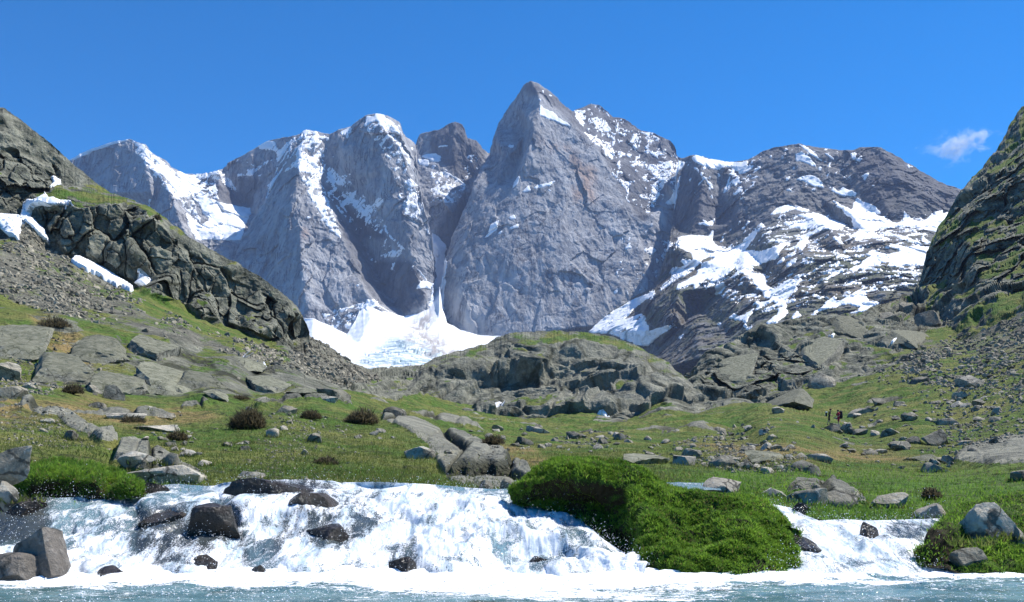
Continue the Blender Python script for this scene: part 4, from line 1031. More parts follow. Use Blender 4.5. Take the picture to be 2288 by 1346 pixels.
def mat_pool(name):
    m, nt, b = new_mat(name); n = N(nt)
    p = n.pos()
    st = (1.0, 2.6, 1.0)
    spk = n.noise(p, 26.0, 4, 0.75, stretch=st, dist=0.5)
    mid = n.noise(p, 4.0, 5, 0.7, stretch=st, dist=1.0)
    x = n.math('ADD', n.math('MULTIPLY', n.math('SUBTRACT', spk, 0.5), 1.6), n.math('MULTIPLY', n.math('SUBTRACT', mid, 0.5), 2.0))
    f = n.step(n.math('ADD', n.attr('foam'), x), 0.44, 0.62)
    deep = n.mix(n.step(n.noise(p, 1.3, 4, 0.6, stretch=st), 0.35, 0.65), (0.06, 0.125, 0.12), (0.15, 0.25, 0.25))
    deep = n.mix(n.step(n.noise(p, 2.0, 3, 0.6, stretch=st), 0.6, 0.72), deep, (0.085, 0.10, 0.065))
    nt.links.new(n.mix(f, deep, (0.87, 0.90, 0.92)), b.inputs['Base Color'])
    nt.links.new(n.math('ADD', n.math('MULTIPLY', f, 0.55), 0.07), b.inputs['Roughness'])
    b.inputs['Specular IOR Level'].default_value = 0.5
    h = n.math('ADD', n.noise(p, 9.0, 4, 0.6, stretch=st), n.math('MULTIPLY', f, 0.5))
    nt.links.new(n.bump(h, 0.55, 0.03), b.inputs['Normal'])
    return m
M_WHITEWATER = mat_water('white_water')
M_POOL = mat_pool('pool_water')

def paint(R, base, zones, blur=6, warp=14):
    p = R.flat()
    wu = fbm(p, 0.5, 4, seed=31).reshape(R.shape) * warp; wv = fbm(p, 0.5, 4, seed=37).reshape(R.shape) * warp
    a = np.full(R.shape, base, np.float32)
    for q, val in zones:
        z = box_blur(in_poly(R.U + wu, R.V + wv, q).astype(np.float32), blur)
        a = a * (1 - z) + val * z
    return a

WATER_SPOTS = []
def cascade(name, label, R, foam, teal, seed):
    p = R.flat()
    q = p.copy(); q[:, 1] *= 0.55; q[:, 2] *= 0.55
    q2 = p + 0.12 * np.stack([fbm(p, 0.35, 3, seed=seed + 2)] * 3, -1); q2[:, 1:] *= 0.38
    led, _e = blocks(p + 0.1 * np.stack([fbm(p, 0.5, 3, seed=seed + 12)] * 3, -1), 0.62, seed + 13, tilt=0.9)
    led = box_blur(led.reshape(R.shape), 3).ravel()
    d = 0.085 * led + 0.14 * fbm(q, 0.75, 3, ridged=True, seed=seed) + 0.05 * fbm(q2, 0.18, 5, gain=0.6, seed=seed + 4) + 0.022 * fbm(p, 0.05, 3, gain=0.7, seed=seed + 8)
    edge = np.clip(np.arange(R.shape[0])[::-1] / 30.0, 0.12, 1)[:, None] * smooth(-4, 45, np.arange(R.shape[0]))[:, None]
    R.displace(d.reshape(R.shape) * edge * (0.45 + 0.75 * foam))
    R.renormal()
    seg = np.linalg.norm(np.diff(R.Pg, axis=0), axis=-1)
    arc = np.concatenate([np.zeros((1, R.shape[1])), np.cumsum(box_blur(seg, 6), 0)], 0)
    fx = R.Pg[..., 0] + 0.10 * fbm(p, 0.8, 3, seed=seed + 30).reshape(R.shape)
    V, Fc, A = R.with_back({'foam': foam, 'teal': teal, 'flow_x': fx, 'flow_s': arc})
    o = add_obj(name, mesh_from_arrays(name, V, Fc, M_WHITEWATER, attrs=A))
    WATER_SPOTS.append((R, foam))
    return tag(o, label, kind='structure')

RC = Relief(
 top=[(-330,1122),(-80,1118),(0,1112),(60,1112),(130,1114),(200,1110),(240,1100),(300,1106),(320,1086),(400,1084),(480,1088),(500,1080),(560,1074),(640,1072),(740,1074),(760,1080),(850,1075),(950,1083),(1050,1092),(1100,1094),(1165,1092),(1180,1112),(1250,1128),(1300,1164),(1350,1208),(1420,1252),(1445,1280)],
 bot=[(-330,1314),(1445,1310)], lines=[], pts=[
  (-330,1122,10.2),(-330,1200,9.3),(-330,1290,8.2),(-330,1314,8.14),(-80,1118,10.2),(60,1112,10.2),(130,1114,10.2),(240,1100,10.6),(300,1106,10.7),(400,1084,11.3),(480,1088,11.3),(560,1074,10.9),(640,1072,10.8),(760,1080,11.2),(950,1083,11.4),(1165,1092,11.4),(1180,1112,11.2),(1250,1128,10.9),(1300,1164,10.2),(1350,1208,9.5),(1420,1252,8.9),(1445,1280,8.6),
  (-80,1160,9.9),(60,1150,9.8),(150,1145,10.0),(240,1148,10.0),(330,1132,9.95),(440,1129,9.9),(540,1136,9.95),(300,1120,10.6),(420,1112,10.8),(490,1118,10.6),
  (60,1220,9.0),(180,1220,9.2),(250,1200,9.35),(330,1195,9.4),(440,1220,9.3),(520,1210,9.4),(330,1262,8.8),(180,1270,8.55),
  (560,1110,10.5),(640,1112,10.4),(740,1108,10.5),(600,1160,9.8),(700,1170,9.75),(800,1150,10.1),(690,1235,9.15),(780,1220,9.3),(600,1240,8.9),
  (900,1110,10.9),(1000,1120,10.8),(900,1180,9.8),(1000,1200,9.5),(1100,1140,10.4),(1120,1220,9.2),(900,1250,8.9),(1200,1190,9.6),(1300,1235,9.0),(1200,1250,8.75),
  (-80,1290,8.15),(200,1290,8.2),(440,1290,8.2),(700,1290,8.2),(1000,1290,8.2),(1250,1290,8.2),(1445,1292,8.2),
  (-80,1312,8.14),(200,1312,8.14),(440,1312,8.14),(700,1312,8.14),(1000,1312,8.14),(1250,1312,8.14),(1445,1310,8.14)],
 step=2.2, blur=4, back=(1.2, 0.6, 4))
fo = paint(RC, 0.69, [
  ([(-90,1100),(180,1105),(320,1130),(260,1220),(150,1210),(-90,1250)], 0.50), ([(-90,1112),(90,1112),(110,1190),(20,1230),(-90,1230)], 0.16),
  ([(130,1112),(330,1108),(470,1112),(320,1135),(200,1160)], 0.52), ([(300,1084),(420,1084),(480,1090),(450,1105),(340,1108)], 0.34),
  ([(300,1140),(430,1132),(545,1140),(560,1200),(420,1250),(360,1220),(300,1260),(280,1190)], 0.36), ([(330,1200),(420,1215),(410,1280),(340,1270)], 0.45),
  ([(500,1078),(700,1074),(760,1082),(720,1108),(520,1112)], 0.36),
  ([(680,1100),(850,1105),(880,1150),(800,1240),(690,1250),(610,1200),(640,1130)], 0.58), ([(690,1180),(740,1180),(790,1215),(770,1235),(690,1235)], 0.42),
  ([(780,1160),(850,1165),(820,1210),(790,1205)], 0.30), ([(860,1240),(930,1240),(935,1290),(865,1295)], 0.33), ([(1180,1240),(1240,1245),(1235,1275),(1180,1270)], 0.34),
  ([(950,1084),(1160,1092),(1170,1108),(1000,1104)], 0.40), ([(1240,1170),(1290,1190),(1330,1235),(1270,1230)], 0.40), ([(550,1220),(625,1200),(610,1300),(550,1300)], 0.42),
  ([(1080,1210),(1165,1205),(1160,1250),(1110,1255)], 0.50)])
te = paint(RC, 0.55, [([(950,1080),(1165,1088),(1170,1110),(950,1108)], 0.9), ([(1060,1195),(1180,1195),(1170,1262),(1080,1262)], 1.0), ([(130,1100),(480,1084),(480,1125),(320,1135),(200,1200),(120,1200)], 0.85),
  ([(300,1140),(545,1135),(560,1300),(300,1300)], 0.12), ([(600,1110),(880,1110),(850,1250),(600,1250)], 0.18), ([(480,1070),(770,1070),(760,1112),(480,1115)], 0.08), ([(-90,1100),(110,1100),(110,1230),(-90,1240)], 0.12), ([(850,1235),(940,1235),(940,1300),(850,1300)], 0.2)])
cascade('cascade', 'wide white cascade tumbling over dark rocks left of the grassy mound', RC, fo, te, 200)

RC2 = Relief(
 top=[(1700,1122),(1717,1126),(1740,1130),(1766,1136),(1790,1149),(1830,1166),(1888,1163),(1931,1166),(2003,1163),(2096,1159),(2110,1160)],
 bot=[(1700,1310),(2110,1310)], lines=[], pts=[
  (1700,1122,11.5),(1740,1130,11.3),(1790,1149,10.8),(1830,1166,10.2),(1931,1166,10.1),(2003,1163,10.1),(2104,1158,10.0),(2112,1160,10.0),
  (1720,1180,10.2),(1800,1200,9.6),(1880,1195,9.8),(1960,1200,9.65),(2060,1195,9.6),(1760,1250,8.8),(1850,1235,9.0),(1930,1228,9.2),(2000,1238,8.95),(2070,1230,9.3),
  (1700,1290,8.2),(1850,1288,8.25),(2000,1288,8.2),(2110,1290,8.5),(1700,1310,8.14),(2110,1310,8.14)], step=2.2, blur=4, back=(1.0, 0.6, 4))
fo2 = paint(RC2, 0.68, [([(1960,1165),(2110,1160),(2100,1205),(1990,1215)], 0.47), ([(1850,1255),(2050,1250),(2000,1275),(1880,1275)], 0.6)])
te2 = paint(RC2, 0.6, [([(1960,1165),(2110,1160),(2100,1205),(1990,1215)], 0.2)])
cascade('cascade', 'smaller white cascade between the grassy mound and the right bank', RC2, fo2, te2, 230)

# pool in front of the cascades
nx, ny = 520, 150
xs = np.linspace(-9, 9, nx); ys = np.concatenate([np.linspace(1.0, 6.6, 20), np.linspace(6.65, 9.6, ny)])
X, Yg = np.meshgrid(xs, ys)
q = np.stack([X.ravel(), Yg.ravel() * 2.2, np.zeros(X.size)], -1)
zz = 0.030 * fbm(q, 0.9, 4, ridged=True, seed=301) + 0.014 * fbm(q, 0.22, 3, seed=305)
shore = smooth(7.2, 8.3, Yg)
zz = zz.reshape(X.shape) * (0.7 + 1.3 * shore)
pxs = X / Yg * F + CX
wv_ = 0.75 * fbm(np.stack([X.ravel() * 0.9, Yg.ravel() * 2.0, np.full(X.size, 3.3)], -1), 0.9, 4, seed=311).reshape(X.shape)
ye = Yg + wv_
fm = 0.10 + 0.60 * smooth(7.35, 8.05, ye) * smooth(1640, 1440, pxs) + 0.62 * smooth(7.7, 8.25, ye) * smooth(1600, 1760, pxs)
fm += 0.40 * smooth(6.7, 7.5, ye) * smooth(560, 900, pxs) * smooth(1800, 1450, pxs) + 0.14 * smooth(6.7, 7.6, ye)
fm += 0.30 * smooth(7.6, 8.1, Yg + 0.6 * wv_)
pv = np.stack([X, Yg, POOL + zz], -1)
tag(add_obj('pool', mesh_from_arrays('pool', pv.reshape(-1, 3), grid_faces(*X.shape), M_POOL, attrs={'foam': fm})), 'teal pool of running water with foam streaks at the foot of the cascades', kind='structure')
# stream bed below everything, so nothing is hollow
sb = np.array([(-40, -6, -1.9), (40, -6, -1.9), (40, 16, -1.9), (-40, 16, -1.9)], float)
m_bed, nt, b = new_mat('stream_bed_gravel'); nn = N(nt)
nt.links.new(nn.mix(nn.noise(nn.pos(), 4.0, 5, 0.7), (0.05, 0.05, 0.04), (0.16, 0.15, 0.12)), b.inputs['Base Color'])
tag(add_obj('stream_bed', mesh_from_arrays('stream_bed', sb, np.array([[0, 1, 2, 3]]), m_bed)), 'gravelly stream bed under the water', kind='structure')
# quiet water glimpsed behind the mound
q = [pix(1480, 1094, 11.9), pix(1612, 1096, 11.9), pix(1600, 1079, 13.0), pix(1490, 1078, 13.0)]
gx, gy = np.meshgrid(np.linspace(0, 1, 40), np.linspace(0, 1, 16))
qv = (q[0][None, None] * (1 - gx)[..., None] + q[1][None, None] * gx[..., None]) * (1 - gy)[..., None] + (q[3][None, None] * (1 - gx)[..., None] + q[2][None, None] * gx[..., None]) * gy[..., None]
qv[..., 2] += 0.015 * fbm(qv.reshape(-1, 3), 0.2, 3, seed=4).reshape(gx.shape)
tag(add_obj('stream', mesh_from_arrays('stream', qv.reshape(-1, 3), grid_faces(*gx.shape), M_WHITEWATER, attrs={'foam': np.full(gx.size, 0.33), 'teal': np.full(gx.size, 0.95), 'flow_x': qv[..., 0], 'flow_s': qv[..., 1] * 3})), 'strip of blue stream water showing behind the grassy mound', kind='structure')

# ---- turf forms beside the water
def mat_turf(name):
    m, nt, b = new_mat(name); n = N(nt)
    p = n.pos()
    c = n.mix(n.step(n.noise(p, 3.0, 5, 0.7), 0.4, 0.62), (0.035, 0.065, 0.012), (0.07, 0.12, 0.02))
    c = n.mix(n.step(n.noise(p, 12.0, 4, 0.7), 0.45, 0.7), c, (0.03, 0.028, 0.014))
    c = n.mix(n.attr('earth_shade'), c, n.mix(n.noise(p, 8.0, 5, 0.7), (0.012, 0.010, 0.008), (0.05, 0.042, 0.022)))  # bare earth, its dark tone also painting the shade of undercut faces
    nt.links.new(c, b.inputs['Base Color'])
    nt.links.new(n.bump(n.noise(p, 25.0, 4, 0.7), 0.8, 0.03), b.inputs['Normal'])
    b.inputs['Specular IOR Level'].default_value = 0.1
    return m
M_TURF = mat_turf('turf')

def mat_blades(name, lo, hi, dry=(0.22, 0.19, 0.07)):
    m, nt, b = new_mat(name); n = N(nt)
    t = n.attr('tint')
    c = n.mix(t, lo, hi)
    c = n.mix(n.step(t, 0.965, 0.985), c, dry)
    nt.links.new(c, b.inputs['Base Color'])
    b.inputs['Roughness'].default_value = 0.6
    b.inputs['Specular IOR Level'].default_value = 0.25
    tr = nt.nodes.new('ShaderNodeBsdfTranslucent'); nt.links.new(c, tr.inputs[0])
    mx = nt.nodes.new('ShaderNodeMixShader'); mx.inputs[0].default_value = 0.55
    out = [x for x in nt.nodes if x.type == 'OUTPUT_MATERIAL'][0]
    nt.links.new(b.outputs[0], mx.inputs[1]); nt.links.new(tr.outputs[0], mx.inputs[2]); nt.links.new(mx.outputs[0], out.inputs[0])
    return m
M_BLADE = mat_blades('lush_grass_blades', (0.06, 0.14, 0.016), (0.25, 0.41, 0.05))
M_BLADE_DRY = mat_blades('meadow_grass_blades', (0.075, 0.125, 0.022), (0.19, 0.205, 0.055), (0.34, 0.27, 0.12))

def grass_blades(name, P0, Nn, count_len, width, mat, up=0.8, segs=2, lean=0.5, tint=None):
    """one triangle-strip blade per root point"""
    n = len(P0)
    d = Nn * (1 - up) + np.array([0, 0, 1.0]) * up + rng.normal(size=(n, 3)) * lean * np.array([1, 1, 0.35])
    d /= np.linalg.norm(d, axis=1)[:, None]
    side = np.cross(d, rng.normal(size=(n, 3))); side[:, 2] *= 0.3
    side /= np.linalg.norm(side, axis=1)[:, None] + 1e-9
    L = count_len[:, None]; W = (width * (0.7 + 0.6 * rng.random(n)))[:, None]
    droop = np.stack([d[:, 0], d[:, 1], -0.6 * np.ones(n)], -1) * 0.25
    a = P0 - side * W; b_ = P0 + side * W
    if segs == 1:
        V = np.stack([a, b_, P0 + d * L], 1); Fc = np.arange(n * 3).reshape(n, 3)
    else:
        mid = P0 + d * L * 0.55
        V = np.stack([a, b_, mid + side * W * 0.7, mid - side * W * 0.7, P0 + d * L + droop * L], 1)
        i = np.arange(n)[:, None] * 5
        Fc = np.concatenate([i + np.array([[0, 1, 2]]), i + np.array([[0, 2, 3]]), i + np.array([[3, 2, 4]])], 0)
    k = V.shape[1]
    t = np.repeat(rng.random(n) if tint is None else tint, k)
    return mesh_from_arrays(name, V.reshape(-1, 3), Fc, mat, attrs={'tint': t})

def scatter(R, n, weight):
    w = weight.ravel().astype(np.float64); w = w / w.sum()
    i = rng.choice(w.size, n, p=w)
    P0 = R.flat()[i]; Nn = R.N.reshape(-1, 3)[i]
    step = np.linalg.norm(R.Pg[1:, 1:] - R.Pg[:-1, :-1], axis=-1)
    j = rng.normal(size=(n, 3)) * np.median(step) * 0.6
    j -= Nn * (j * Nn).sum(1)[:, None]
    return P0 + j, Nn, i

def turf_form(name, label, R, seed, nblades, earth_shade_zones, amp=1.0, length=(0.022, 0.06), mat=None):
    p = R.flat()
    d = 0.19 * (fbm(p, 0.75, 4, ridged=True, seed=seed) - 0.3) + 0.05 * fbm(p, 0.25, 4, seed=seed + 3) + 0.025 * fbm(p, 0.07, 2, seed=seed + 6)
    edge = np.clip(np.arange(R.shape[0])[::-1] / 10.0, 0.2, 1)[:, None]
    R.displace(d.reshape(R.shape) * amp * edge); R.renormal()
    ea = paint(R, 0.0, [(q, 1.0) for q in earth_shade_zones], blur=5)
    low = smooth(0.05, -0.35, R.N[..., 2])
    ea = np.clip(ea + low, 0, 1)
    V, Fc, A = R.with_back({'earth_shade': ea})
    tag(add_obj(name, mesh_from_arrays(name, V, Fc, M_TURF, attrs=A)), label, kind='structure')
    P0, Nn, i = scatter(R, nblades, (1 - 0.8 * ea) * (0.4 + np.clip(R.N[..., 2], 0, 1)) * (0.25 + smooth(-0.35, 0.15, fbm(p, 0.28, 3, seed=seed + 17).reshape(R.shape))))
    cl = fbm(P0, 0.5, 3, seed=seed + 9)
    L = length[0] + (length[1] - length[0]) * rng.random(len(P0)) ** 1.5 * np.clip(1 + 1.2 * cl + 0.9 * fbm(P0, 0.16, 2, seed=seed + 19), 0.4, 1.9)
    tint = np.clip(0.45 + 0.7 * cl + 0.6 * fbm(P0, 0.14, 2, seed=seed + 21) + 0.22 * rng.normal(size=len(P0)), 0, 0.96)
    tint[rng.random(len(P0)) < 0.05 + 0.12 * (cl < -0.25)] = 1.0
    tag(add_obj('grass', grass_blades('grass', P0, Nn, L, 0.0048, mat or M_BLADE, tint=tint)), 'grass growing on the ' + name.replace('_', ' '), kind='stuff')

RM = Relief(
 top=[(1150,1124),(1156,1116),(1163,1100),(1172,1070),(1192,1048),(1215,1036),(1244,1027),(1322,1026),(1380,1031),(1423,1043),(1452,1061),(1475,1077),(1498,1092),(1567,1100),(1610,1108),(1668,1110),(1714,1123),(1749,1158),(1778,1180),(1790,1196),(1800,1230),(1780,1262),(1772,1270)],
 bot=[(1150,1126),(1192,1126),(1244,1146),(1293,1166),(1351,1216),(1420,1254),(1428,1292),(1489,1294),(1553,1300),(1639,1306),(1731,1298),(1772,1272)],
 lines=[], pts=[(1156,1116,10.7),(1172,1070,10.7),(1215,1028,10.9),(1322,1018,11.1),(1423,1035,10.8),(1498,1087,10.5),(1567,1094,10.3),(1668,1104,10.1),(1714,1123,9.9),(1749,1158,9.6),(1790,1196,9.2),(1800,1230,8.9),(1772,1268,8.6),
  (1185,1078,10.2),(1250,1062,10.0),(1340,1070,9.9),(1420,1100,9.75),(1430,1165,9.35),
  (1165,1122,10.7),(1192,1124,10.6),(1244,1144,10.4),(1293,1164,10.2),(1351,1214,9.7),(1405,1240,9.4),(1424,1288,8.7),
  (1250,1108,10.5),(1330,1120,10.5),(1385,1165,10.2),(1300,1150,10.4),(1400,1212,9.8),
  (1445,1160,9.15),(1550,1135,9.35),(1650,1145,9.2),(1445,1230,8.72),(1550,1215,8.72),(1650,1215,8.68),(1740,1225,8.8),(1560,1180,9.1),(1680,1185,8.95),
  (1489,1290,8.35),(1553,1297,8.25),(1639,1303,8.15),(1731,1294,8.3)],
 step=2.2, blur=9, back=(1.4, 0.8, 5))
turf_form('grass_mound', 'thick bright green grassy mound between the two cascades', RM, 401, 110000,
 [[(1300,1105),(1390,1135),(1420,1205),(1425,1280),(1350,1220),(1280,1160),(1240,1135)], [(1480,1160),(1700,1170),(1690,1195),(1500,1190)], [(1620,1270),(1740,1255),(1735,1300),(1640,1305)]], 0.9)  # earth-coloured zones paint in the shade of the concave face and folds

RB = Relief(
 top=[(2050,1262),(2058,1240),(2068,1206),(2082,1184),(2101,1162),(2118,1140),(2150,1124),(2200,1114),(2288,1100),(2380,1095),(2640,1090)],
 bot=[(2050,1266),(2078,1268),(2133,1284),(2288,1296),(2380,1298),(2640,1302)], lines=[], pts=[
  (2118,1140,10.1),(2150,1124,10.5),(2200,1114,10.8),(2288,1100,11.0),(2380,1095,11.0),(2101,1162,9.3),(2068,1206,8.75),(2050,1262,8.5),(2085,1215,8.6),(2110,1190,8.9),
  (2078,1266,8.45),(2133,1282,8.3),(2288,1294,8.2),(2380,1296,8.2),(2120,1240,8.85),(2170,1180,9.35),(2288,1160,9.5),(2380,1150,9.5),(2200,1235,8.75),(2288,1225,8.75),(2380,1225,8.7),(2640,1090,11.0),(2640,1150,9.5),(2640,1225,8.7),(2640,1300,8.2),(2180,1262,8.55)],
 step=2.2, blur=3, back=(1.5, 0.5, 4))
turf_form('right_bank', 'mossy undercut grass bank at the lower right edge of the stream', RB, 431, 26000,
 [[(2050,1200),(2110,1185),(2160,1230),(2150,1290),(2060,1275)]], 0.8, (0.02, 0.06))

RL = Relief(
 top=[(40,1060),(85,1036),(130,1026),(200,1036),(262,1052),(300,1070),(316,1092),(322,1106)],
 bot=[(40,1116),(200,1118),(322,1112)], lines=[], pts=[(40,1060,10.6),(130,1026,11.6),(200,1036,11.6),(262,1052,11.2),(316,1092,10.6),
  (85,1075,10.15),(150,1070,10.3),(220,1075,10.3),(290,1088,10.35),(60,1112,10.25),(150,1114,10.35),(230,1114,10.3),(322,1110,10.4),(120,1095,10.35)],
 step=2.0, blur=2, back=(1.0, 0.5, 3))
turf_form('left_bank', 'overhanging green grass bank at the left edge of the stream', RL, 451, 14000, [[(80,1085),(230,1090),(250,1120),(80,1120)]], 0.6, (0.03, 0.09))

# meadow turf: short blades over the nearer meadow
wgt = (mead * smooth(70, 20, RV.Y) * np.clip(grass, 0, 1)) * (RV.V > 920)
P0, Nn, i = scatter(RV, 90000, wgt)
cl = fbm(P0, 2.5, 4, seed=480)
yy = P0[:, 1]
L = (0.035 + 0.05 * rng.random(len(P0)) + 0.03 * np.maximum(cl, 0)) * (0.8 + yy / 60)
lu = lush.ravel()[i]
tint = np.clip(0.45 + 0.7 * cl + 0.25 * rng.normal(size=len(P0)), 0, 0.96); tint[rng.random(len(P0)) < 0.05] = 1.0
dr = dry.ravel()[i]; tint = np.where((dr > 0.3) & (rng.random(len(P0)) < 0.75) & (cl > -0.25), 1.0, tint)
sel = lu > 0.5
tag(add_obj('grass', grass_blades('grass', P0[~sel], Nn[~sel], L[~sel], 0.006, M_BLADE_DRY, segs=1, tint=tint[~sel])), 'short yellow-green turf on the meadow', kind='stuff')
tag(add_obj('grass', grass_blades('grass', P0[sel], Nn[sel], L[sel], 0.006, M_BLADE, segs=1, tint=tint[sel])), 'greener turf along the stream banks', kind='stuff')
# ------------------------------------------------------------------ boulders
import bmesh
def ico(sub):
    bm = bmesh.new(); bmesh.ops.create_icosphere(bm, subdivisions=sub, radius=1.0)
    v = np.array([x.co[:] for x in bm.verts]); f = np.array([[q.index for q in x.verts] for x in bm.faces]); bm.free()
    return v, f
ICO = {k: ico(k) for k in (1, 2, 3, 4)}

def mat_boulder(name, lo, hi, lichen=(0.40, 0.40, 0.35), lich=0.5, rough=0.92, moss=0.0):
    m, nt, b = new_mat(name); n = N(nt)
    oi = nt.nodes.new('ShaderNodeObjectInfo')
    p = n.pos()
    big = n.noise(p, 2.0, 5, 0.65)
    fine = n.noise(p, 14.0, 5, 0.7)
    c = n.mix(n.step(big, 0.35, 0.65), lo, hi)
    c = n.mix(n.math('MULTIPLY', n.step(fine, 0.54, 0.68), lich), c, lichen)
    c = n.mix(n.math('MULTIPLY', n.step(n.noise(p, 6.0, 5, 0.75), 0.42, 0.30), 0.7), c, (0.05, 0.05, 0.045))
    wv = nt.nodes.new('ShaderNodeVectorMath'); wv.operation = 'MULTIPLY_ADD'
    nz_ = nt.nodes.new('ShaderNodeTexNoise'); nt.links.new(p, nz_.inputs['Vector']); nz_.inputs['Scale'].default_value = 1.5; nz_.inputs['Detail'].default_value = 5
    nt.links.new(nz_.outputs['Color'], wv.inputs[0]); wv.inputs[1].default_value = (1.4, 1.4, 1.0); nt.links.new(p, wv.inputs[2])
    crk = n.step(n.voronoi(wv.outputs[0], 0.9, 'DISTANCE_TO_EDGE'), 0.035, 0.008)
    c = n.mix(n.math('MULTIPLY', n.step(n.noise(p, 3.5, 6, 0.8), 0.53, 0.60), lich * 0.9), c, lichen)
    c = n.mix(n.math('MULTIPLY', crk, 0.8), c, (0.03, 0.03, 0.025))
    if moss:
        up = nt.nodes.new('ShaderNodeSeparateXYZ'); nt.links.new(n.geo().outputs['Normal'], up.inputs[0])
        k = n.math('MULTIPLY', n.step(n.math('ADD', up.outputs[2], n.math('SUBTRACT', big, 0.5)), 0.45, 0.85), moss)
        c = n.mix(k, c, (0.075, 0.085, 0.025))
    val = n.math('ADD', n.math('MULTIPLY', oi.outputs['Random'], 0.4), 0.8)
    h = nt.nodes.new('ShaderNodeHueSaturation'); nt.links.new(c, h.inputs['Color']); nt.links.new(val, h.inputs['Value'])
    nt.links.new(h.outputs[0], b.inputs['Base Color'])
    b.inputs['Roughness'].default_value = rough
    nt.links.new(n.bump(n.math('ADD', n.math('MULTIPLY', big, 1.5), fine), 0.8, 0.06), b.inputs['Normal'])
    return m
M_STONE = mat_boulder('grey_green_boulder_rock', (0.13, 0.125, 0.10), (0.33, 0.295, 0.22))
M_PALE = mat_boulder('pale_boulder_rock', (0.21, 0.2, 0.165), (0.45, 0.405, 0.32), lich=0.6)
M_DARKROCK = mat_boulder('dark_boulder_rock', (0.095, 0.09, 0.07), (0.21, 0.195, 0.15), (0.3, 0.3, 0.26), 0.35)
M_MOSSY = mat_boulder('mossy_boulder_rock', (0.13, 0.13, 0.11), (0.24, 0.235, 0.21), lich=0.5, moss=0.75)
M_LICHEN = mat_boulder('yellow_lichen_boulder_rock', (0.2, 0.2, 0.17), (0.3, 0.29, 0.24), (0.36, 0.35, 0.17), 0.8)
M_WET = mat_boulder('wet_brown_rock', (0.010, 0.009, 0.008), (0.045, 0.034, 0.024), (0.10, 0.085, 0.07), 0.25, rough=0.16)
M_DAMP = mat_boulder('damp_brown_rock', (0.085, 0.075, 0.062), (0.17, 0.15, 0.125), (0.24, 0.22, 0.19), 0.45, rough=0.6)

def rock_verts(seed, sub=3, cuts=13, round_=0.0, strata=0.0, slabby=0.0):
    r = np.random.default_rng(seed)
    v, f = ICO[sub]; v = v.copy()
    v *= 1.5
    ax = np.linalg.qr(r.normal(size=(3, 3)) * 0.35 + np.eye(3))[0]
    planes = [(ax[k] * sg + 0.33 * r.normal(size=3), r.uniform(0.66, 1.0)) for k in range(3) for sg in (-1, 1)]
    for k in range(cuts):
        nrm = r.normal(size=3)
        if slabby and k % 3 == 0: nrm = np.array([0.15 * r.normal(), 0.15 * r.normal(), 1.0 if k % 2 else -1.0])
        planes.append((nrm, r.uniform(0.72, 1.12) + round_ * 0.04))
    for nrm, d in planes:
        nrm = nrm / np.linalg.norm(nrm)
        pr = np.maximum(v @ nrm - d, 0)
        v -= pr[:, None] * nrm
    if sub >= 2:
        v += v * (0.10 * fbm(v + seed * 7.1, 0.9, 3, seed=seed % 50) + 0.06 * fbm(v + seed * 3.3, 0.25, 3, gain=0.65, seed=seed % 40))[:, None]
    if strata:
        s = np.sin((v[:, 2] + 0.25 * v[:, 0]) * 16 + 3 * fbm(v, 0.8, 2, seed=3)) 
        v[:, :2] *= (1 + strata * s)[:, None]
    return v, f

def rotate(v, ax, ang):
    c, s = math.cos(ang), math.sin(ang)
    a, b = [(1, 2), (0, 2), (0, 1)][ax]
    q = v.copy(); q[:, a] = c * v[:, a] - s * v[:, b]; q[:, b] = s * v[:, a] + c * v[:, b]
    return q

def rock_mesh(name, seed, w, d, h, mat, tilt=0.0, sub=3, cuts=13, flat=0.8, **kw):
    v, f = rock_verts(seed, sub, cuts, **kw)
    v[:, 2] *= flat
    v = rotate(v, 2, np.random.default_rng(seed).uniform(-0.5, 0.5)); v = rotate(v, 1, math.radians(tilt))
    lo, hi = v.min(0), v.max(0)
    v = (v - (lo + hi) / 2) / (hi - lo) * np.array([w, d, h])
    me = mesh_from_arrays(name, v, f, mat)
    me.set_sharp_from_angle(angle=math.radians(28))
    return me

_VX, _VY, _VP = RV.U, RV.V, RV.Pg
def ground_at(px, py):
    """ground point of the valley under photograph position (px, py)"""
    c = int(np.argmin(np.abs(RV.u1d - px)))
    col = _VP[:, c]
    rows = HY - col[:, 2] / col[:, 1] * F
    r = int(np.argmin(np.abs(rows - py)))
    return col[r]

def boulder(box, label, mat=None, Y=None, tilt=0, seed=None, sink=0.75, depth=0.85, name='boulder', cat='boulder', full=False, **kw):
    x0, y0, x1, y1 = box
    if Y is None and not full: y0 += 0.27 * (y1 - y0)
    if Y is None: Y = ground_at((x0 + x1) / 2, y1)[1]
    w = (x1 - x0) / F * Y; h = (y1 - y0) / F * Y
    d = min(max(w * depth, h * 0.7), w * 1.2)
    H = h * (1 + sink)
    seed = seed if seed is not None else int(abs(x0) * 7 + y0 * 3) % 9973
    me = rock_mesh(name, seed, w, d, H, mat or M_STONE, tilt, sub=4 if (x1 - x0) > 120 else 3, **kw)
    o = add_obj(name, me)
    base = pix((x0 + x1) / 2, y1, Y)
    o.location = (base[0] * (Y + d * 0.35) / Y, Y + d * 0.35, base[2] + H / 2 - h * sink)
    tag(o, label, cat)
    if Y < 60 and (mat or M_STONE) not in (M_WET, M_DAMP): FEET.append((o.location.x, o.location.y, base[2], w / 2, d / 2, Y))
    return o

FEET = []
B = boulder
